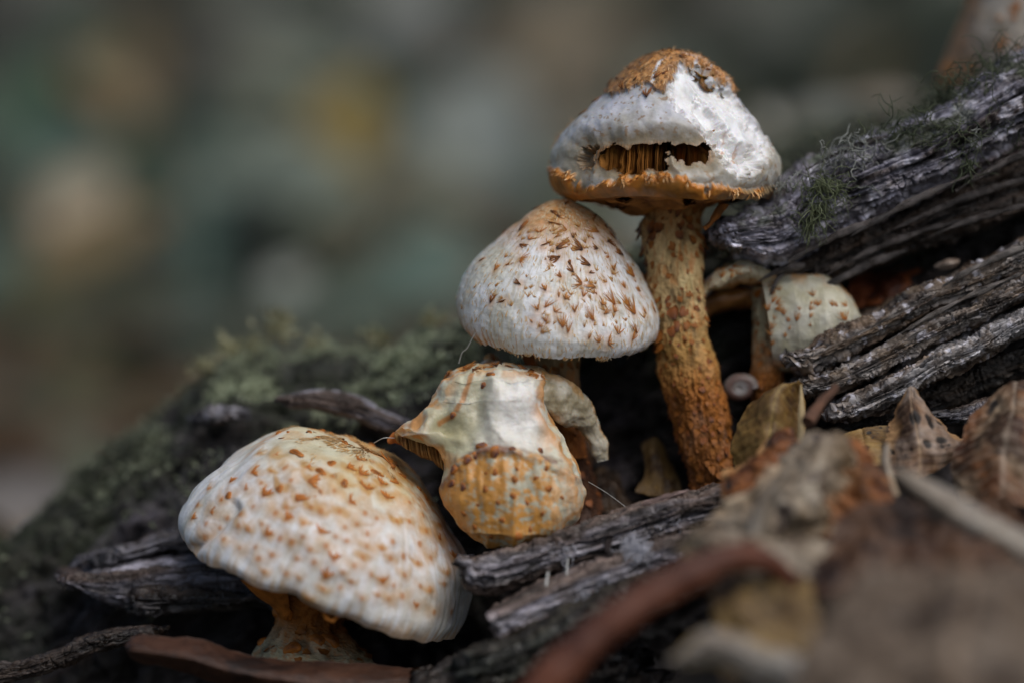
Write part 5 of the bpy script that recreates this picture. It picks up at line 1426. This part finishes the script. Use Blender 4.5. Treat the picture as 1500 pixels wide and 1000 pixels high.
fluff([(868, 885, -1.9, 90, 14, 0.35), (890, 872, -1.9, 60, 9, 0.3)], 2, 'grey cobweb fluff under the split stick')
fluff([(820, 812, -1.2, 26, 10, 0.35), (985, 765, -0.7, 40, 10, 0.25)], 3, 'thin cobweb film along the grey plank')

# ------------------------------------------------------------------ the wood behind: litter, leaves, herbs, trunks
def ray_ground(px, py):
    """world point where the view ray of a pixel meets the forest floor"""
    r = P(px, py, 0.0) - CAM
    r = r / np.linalg.norm(r)
    t = np.arange(90, 2500, 4.0)
    p = CAM + t[:, None] * r
    below = p[:, 2] < ground_h(p[:, 0], p[:, 1])
    k = np.argmax(below) if below.any() else len(t) - 1
    return p[k], t[k]

# litter: an uncountable carpet
rg = np.random.default_rng(77)
n = 9000
ang = rg.uniform(-0.55, 0.55, n); dist = 60 + 900 * rg.uniform(0, 1, n) ** 1.7
x = dist * np.sin(ang) * 1.3; y = dist * np.cos(ang) - 60
keep = (y > 22)
x, y = x[keep], y[keep]; n = len(x)
z = ground_h(x, y) + 0.3 + rg.uniform(0, 1.2, n)
cen = np.stack([x, y, z], 1)
nrm = np.stack([rg.normal(size=n) * 0.6, rg.normal(size=n) * 0.6 - 0.35, np.ones(n)], 1); nrm /= np.linalg.norm(nrm, axis=1)[:, None]
ax1 = np.cross(nrm, rg.normal(size=(n, 3))); ax1 /= np.linalg.norm(ax1, axis=1)[:, None]
ax2 = np.cross(nrm, ax1)
sz = rg.uniform(1.5, 4.0, n)[:, None]
shape = [(-1, 0, 0), (-0.4, 0.45, 0.15), (0.3, 0.5, 0.2), (1, 0, 0.1), (0.3, -0.5, 0.2), (-0.4, -0.45, 0.15)]
V = np.stack([cen + sz * (a * ax1 + b * ax2 + c * nrm) for a, b, c in shape], 1)
pal = np.array([[0.16, 0.1, 0.05], [0.1, 0.06, 0.03], [0.26, 0.19, 0.1], [0.06, 0.08, 0.04], [0.1, 0.13, 0.07], [0.32, 0.28, 0.2], [0.2, 0.15, 0.05]])
ci = pal[rg.choice(7, n, p=[0.2, 0.25, 0.12, 0.15, 0.14, 0.06, 0.08])]
o = np.arange(n) * 6
tag(mk('leaf_litter', V.reshape(-1, 3), np.vstack([np.stack([o, o + 1, o + 2, o + 5], 1), np.stack([o + 5, o + 2, o + 3, o + 4], 1)]), M_PLANT, None, np.repeat(ci[:, None], 6, 1).reshape(-1, 3), base=(0, 0, 0)),
    'scattered brown and green leaf litter on the forest floor', 'leaf litter', kind='stuff')

def blade_leaf(c, axis, nrm, ln, wd, col, bend=0.2, nu=14, nv=7):
    axis = unit(axis); nrm = unit(nrm - axis * (nrm @ axis)); side = np.cross(axis, nrm)
    u = np.linspace(0, 1, nu)[:, None]; w = np.linspace(-1, 1, nv)[None]
    wid = wd * np.sin(np.pi * np.clip(u * 0.97 + 0.02, 0, 1)) ** 0.75
    v = c + (u * ln)[..., None] * axis + (w * wid)[..., None] * side + (bend * ln * (u ** 2) * -1 + 0.25 * wid * np.abs(w))[..., None] * nrm
    n = grid_normals(v); b = v - n * 0.03
    m = nu * nv
    q = grid(nu, nv)
    ring = np.concatenate([np.arange(nv), np.arange(1, nu) * nv + nv - 1, (nu - 1) * nv + np.arange(nv - 2, -1, -1), np.arange(nu - 2, 0, -1) * nv])
    rn = np.roll(ring, -1)
    q3 = np.stack([ring, ring + m, rn + m, rn], 1)
    cc = np.tile(np.asarray(col, float), (2 * m, 1)) * (0.85 + 0.3 * rg.uniform())
    return np.vstack([v.reshape(-1, 3), b.reshape(-1, 3)]), np.vstack([q, q[:, ::-1] + m, q3]), cc

def far_leaf(px, py, dist, ln, wd, col, label, ang=0.3):
    """a fallen leaf standing on edge in the litter"""
    z = dist
    s = z * 0.36 / 1500
    c = CAM + z * FA + (px - 750) * s * XA + (500 - py) * s * UA
    ax_ = math.cos(ang) * XA + math.sin(ang) * np.array([0, 0, 1.0])
    v, q, cc = blade_leaf(c - ax_ * ln * 0.5, ax_, np.array([0, -0.8, 0.55]), ln, wd, col, 0.1)
    return tag(mk('dry_leaf', v, q, M_PLANT, None, cc), label, 'leaf', 'out-of-focus dry leaves beyond the log')

def herb(px, py, dist, height, nleaf, ln, wd, col, label, seed, spread=0.9, cat='plant'):
    """upright woodland herb with broad leaves: stem plus individual leaves"""
    rg = np.random.default_rng(seed)
    s = dist * 0.36 / 1500
    c = CAM + dist * FA + (px - 750) * s * XA + (500 - py) * s * UA
    gz = float(ground_h(np.array(c[0]), np.array(c[1])))
    base = np.array([c[0], c[1], gz])
    hh = max(height, c[2] - gz + height * 0.4)
    t_ = thing('woodland_herb', base, label, cat, 'blurred plants beyond the log')
    top_ = base + np.array([rg.normal() * 1.0, rg.normal() * 1.0, hh])
    u = np.linspace(0, 1, 12)[:, None]
    pth = base * (1 - u) + top_ * u + np.sin(u * 3) * np.array([0.6, 0.4, 0])
    mk_tube('stem', pth, np.linspace(0.22, 0.1, 12), M_PLANT, t_, np.asarray(col) * 0.7, 7)
    for k in range(nleaf):
        f = rg.uniform(0.25, 1.0)
        p = base * (1 - f) + top_ * f
        a = k * 2.4 + rg.normal() * 0.4
        ax_ = np.array([math.cos(a), math.sin(a) * 0.8, rg.uniform(-0.1, 0.7)]) * spread
        v, q, cc = blade_leaf(p, ax_, np.array([rg.normal() * 0.3, -0.55, 0.8]), ln * rg.uniform(0.7, 1.2), wd * rg.uniform(0.8, 1.15), col, 0.25)
        mk('leaf', v, q, M_PLANT, t_, cc)
    return t_
far_leaf(120, 300, 150, 5.2, 2.2, (0.72, 0.6, 0.42), 'large pale tan leaf standing far beyond the log', 0.9)
far_leaf(160, 345, 158, 4.5, 1.6, (0.46, 0.38, 0.27), 'buff leaf just below the large pale tan one', 0.4)
far_leaf(28, 738, 105, 5.5, 1.6, (0.2, 0.18, 0.165), 'pale leaf on the ground where the log dips low', 0.1)
far_leaf(420, 410, 130, 2.2, 0.8, (0.4, 0.42, 0.36), 'small pale leaf above the mossy crest of the log', 0.2)
far_leaf(500, 200, 190, 9.0, 2.6, (0.5, 0.35, 0.09), 'ochre yellow leaf standing beyond the log', 1.2)
far_leaf(545, 265, 200, 6.0, 2.4, (0.3, 0.2, 0.08), 'brownish ochre leaf beside the yellow one', 0.5)
far_leaf(700, 190, 180, 8.5, 4.0, (0.46, 0.5, 0.45), 'big silvery grey leaf beyond the conical cap', 1.3)
far_leaf(715, 235, 190, 7.0, 3.0, (0.3, 0.33, 0.28), 'dull silvery leaf below the big silvery grey one', 0.7)
far_leaf(830, 60, 240, 12.0, 4.5, (0.3, 0.24, 0.15), 'wide buff leaf high beyond the gnawed cap', 0.4)
far_leaf(860, 130, 230, 10.0, 3.5, (0.26, 0.21, 0.14), 'buff brown leaf beyond the gnawed cap', 1.0)
far_leaf(600, 10, 250, 9.0, 4.0, (0.3, 0.31, 0.28), 'pale grey leaf at the top beyond the yellow leaf', 0.2)
far_leaf(320, 200, 210, 8.0, 2.6, (0.27, 0.29, 0.25), 'grey-green leaf rising beyond the mossy crest', 1.3)
far_leaf(310, 260, 180, 7.0, 2.6, (0.25, 0.3, 0.24), 'soft green-grey leaf above the mossy crest', 1.1)
far_leaf(395, 130, 230, 9.0, 2.0, (0.28, 0.23, 0.1), 'narrow olive-yellow leaf beyond the log', 1.3)
far_leaf(945, 320, 110, 1.6, 0.9, (0.36, 0.4, 0.35), 'pale grey-green leaf glimpsed under the gnawed cap', 0.8)
far_leaf(1130, 170, 100, 1.2, 0.35, (0.4, 0.4, 0.34), 'thin pale leaf tip beside the gnawed cap', 2.2)
far_leaf(1215, 152, 95, 3.0, 0.6, (0.12, 0.125, 0.1), 'pale mossy leaf on the ridge behind the slab', 0.2)
far_leaf(1300, 140, 95, 2.4, 0.5, (0.15, 0.125, 0.09), 'buff leaf on the ridge behind the slab', 0.1)
kinds = [((0.08, 0.16, 0.09), 'green leaf standing in the litter far beyond the log'), ((0.15, 0.24, 0.19), 'grey-green leaf standing in the litter far beyond the log'), ((0.26, 0.19, 0.09), 'olive-brown leaf standing in the litter far beyond the log'), ((0.045, 0.05, 0.04), 'blackish leaf standing in the litter far beyond the log'), ((0.3, 0.32, 0.26), 'pale silvery leaf standing in the litter far beyond the log')]
rg = np.random.default_rng(123)
for k in range(64):
    col, lab = kinds[k % 5]
    x, y = rg.uniform(-20, 1330), rg.uniform(0, 460)
    if y > np.interp(x, [0, 230, 330, 650, 900, 1100, 1400], [720, 560, 480, 430, 330, 240, 80]): continue
    far_leaf(x, y, np.interp(y, [0, 460], [330, 150]) * rg.uniform(0.7, 1.05), rg.uniform(4, 9), rg.uniform(1.0, 2.4), np.array(col) * rg.uniform(0.7, 1.3), lab, rg.uniform(0, 3.14))
for k, a in enumerate([(250, 330, 175, 16, 9, 7, 1.6, (0.04, 0.075, 0.045), 'dark green herb beyond the log beside the large tan leaf'),
                       (470, 330, 210, 16, 10, 8, 2.2, (0.2, 0.23, 0.17), 'grey-green herb beyond the mossy crest'),
                       (560, 380, 170, 12, 9, 6, 1.8, (0.23, 0.24, 0.17), 'olive herb beyond the log near the conical cap'),
                       (380, 360, 160, 13, 9, 6, 2.0, (0.2, 0.24, 0.19), 'soft green herb over the mossy crest'),
                       (70, 150, 260, 26, 12, 12, 2.8, (0.09, 0.1, 0.07), 'tall dull herb beyond the large tan leaf'),
                       (1180, 60, 300, 30, 14, 13, 3.4, (0.06, 0.08, 0.05), 'tall dark green herb beyond the slab'),
                       (1010, 40, 320, 30, 14, 13, 3.4, (0.08, 0.1, 0.06), 'tall green herb beyond the gnawed cap'),
                       (1330, 60, 280, 28, 14, 12, 3.4, (0.06, 0.075, 0.045), 'dark leafy herb beyond the upper end of the slab'),
                       (760, 330, 190, 14, 10, 7, 2.2, (0.24, 0.22, 0.16), 'faded olive herb beyond the conical cap'),
                       (620, 120, 280, 28, 12, 12, 3.2, (0.1, 0.11, 0.07), 'tall olive herb beyond the ochre leaf'),
                       (200, 60, 320, 34, 12, 14, 3.4, (0.09, 0.095, 0.065), 'tall faded herb far beyond the log'),
                       (430, 60, 300, 32, 12, 13, 3.4, (0.08, 0.1, 0.07), 'tall grey-green herb far beyond the yellow leaf')]):
    herb(*a, 300 + k)
def trunk(x, y, r, h, col, label, seed):
    t_ = thing('tree', (x, y, float(ground_h(np.array(float(x)), np.array(float(y))))), label, 'tree', 'trees standing in the wood')
    zz = np.linspace(-10, h, 60)
    pth = np.stack([x + 3 * np.sin(zz * 0.01 + seed), y + 3 * np.cos(zz * 0.008 + seed), zz], 1)
    rr = r * (1 + 0.6 * np.exp(-np.clip(zz, 0, None) / 18)) * (1 - 0.5 * zz / h)
    v = tube(pth, rr, 28)
    v = v + grid_normals(v, False, True) * (fbm(v * np.array([0.25, 0.25, 0.06]) + seed, 4) * r * 0.12)[..., None]
    vv, q, tr = close_loft(v)
    mk('trunk', vv, q, M_BARK, t_, lerp(np.asarray(col, float) * 0.6, np.asarray(col, float) * 1.3, np.clip(0.5 + fbm(vv * 0.1 + seed, 3), 0, 1)), None, tr)
    n = 1500
    rg = np.random.default_rng(seed)
    p = np.array([x, y, h * 0.85]) + rg.normal(size=(n, 3)) * np.array([h * 0.2, h * 0.2, h * 0.12])
    for k in range(7):
        f = rg.uniform(0.55, 0.92); a = rg.uniform(0, 6.28)
        b0 = np.array([x, y, h * f]); b1 = b0 + np.array([math.cos(a), math.sin(a), 0.6]) * h * 0.22
        mk_tube('limb', np.linspace(b0, b1, 8), np.linspace(r * 0.3, r * 0.08, 8), M_BARK, t_, col, 7)
    a, q, c = blades(p, np.tile([0, 0, 1.0], (n, 1)), 26, 7, (0.04, 0.06, 0.025), (0.09, 0.11, 0.04), seed=seed, nseg=2)
    tag(mk('crown', a, q, M_PLANT, t_, c), kind='stuff')
for k, (x, y, r, h, col, label) in enumerate([(-75, 520, 16, 700, (0.09, 0.08, 0.065), 'grey-brown tree trunk far beyond the large tan leaf'), (40, 760, 22, 800, (0.1, 0.09, 0.07), 'broad tree trunk far beyond the gnawed cap'), (125, 560, 18, 700, (0.07, 0.065, 0.05), 'dark tree trunk far beyond the slab'),
                                              (-190, 900, 24, 800, (0.08, 0.075, 0.06), 'distant tree trunk at the edge of the wood'), (-10, 1100, 22, 800, (0.08, 0.075, 0.06), 'distant tree trunk beyond the ochre leaf'), (200, 980, 24, 800, (0.07, 0.07, 0.055), 'distant dark tree trunk beyond the blurred tan cap')]):
    trunk(x, y, r, h, col, label, k + 1)
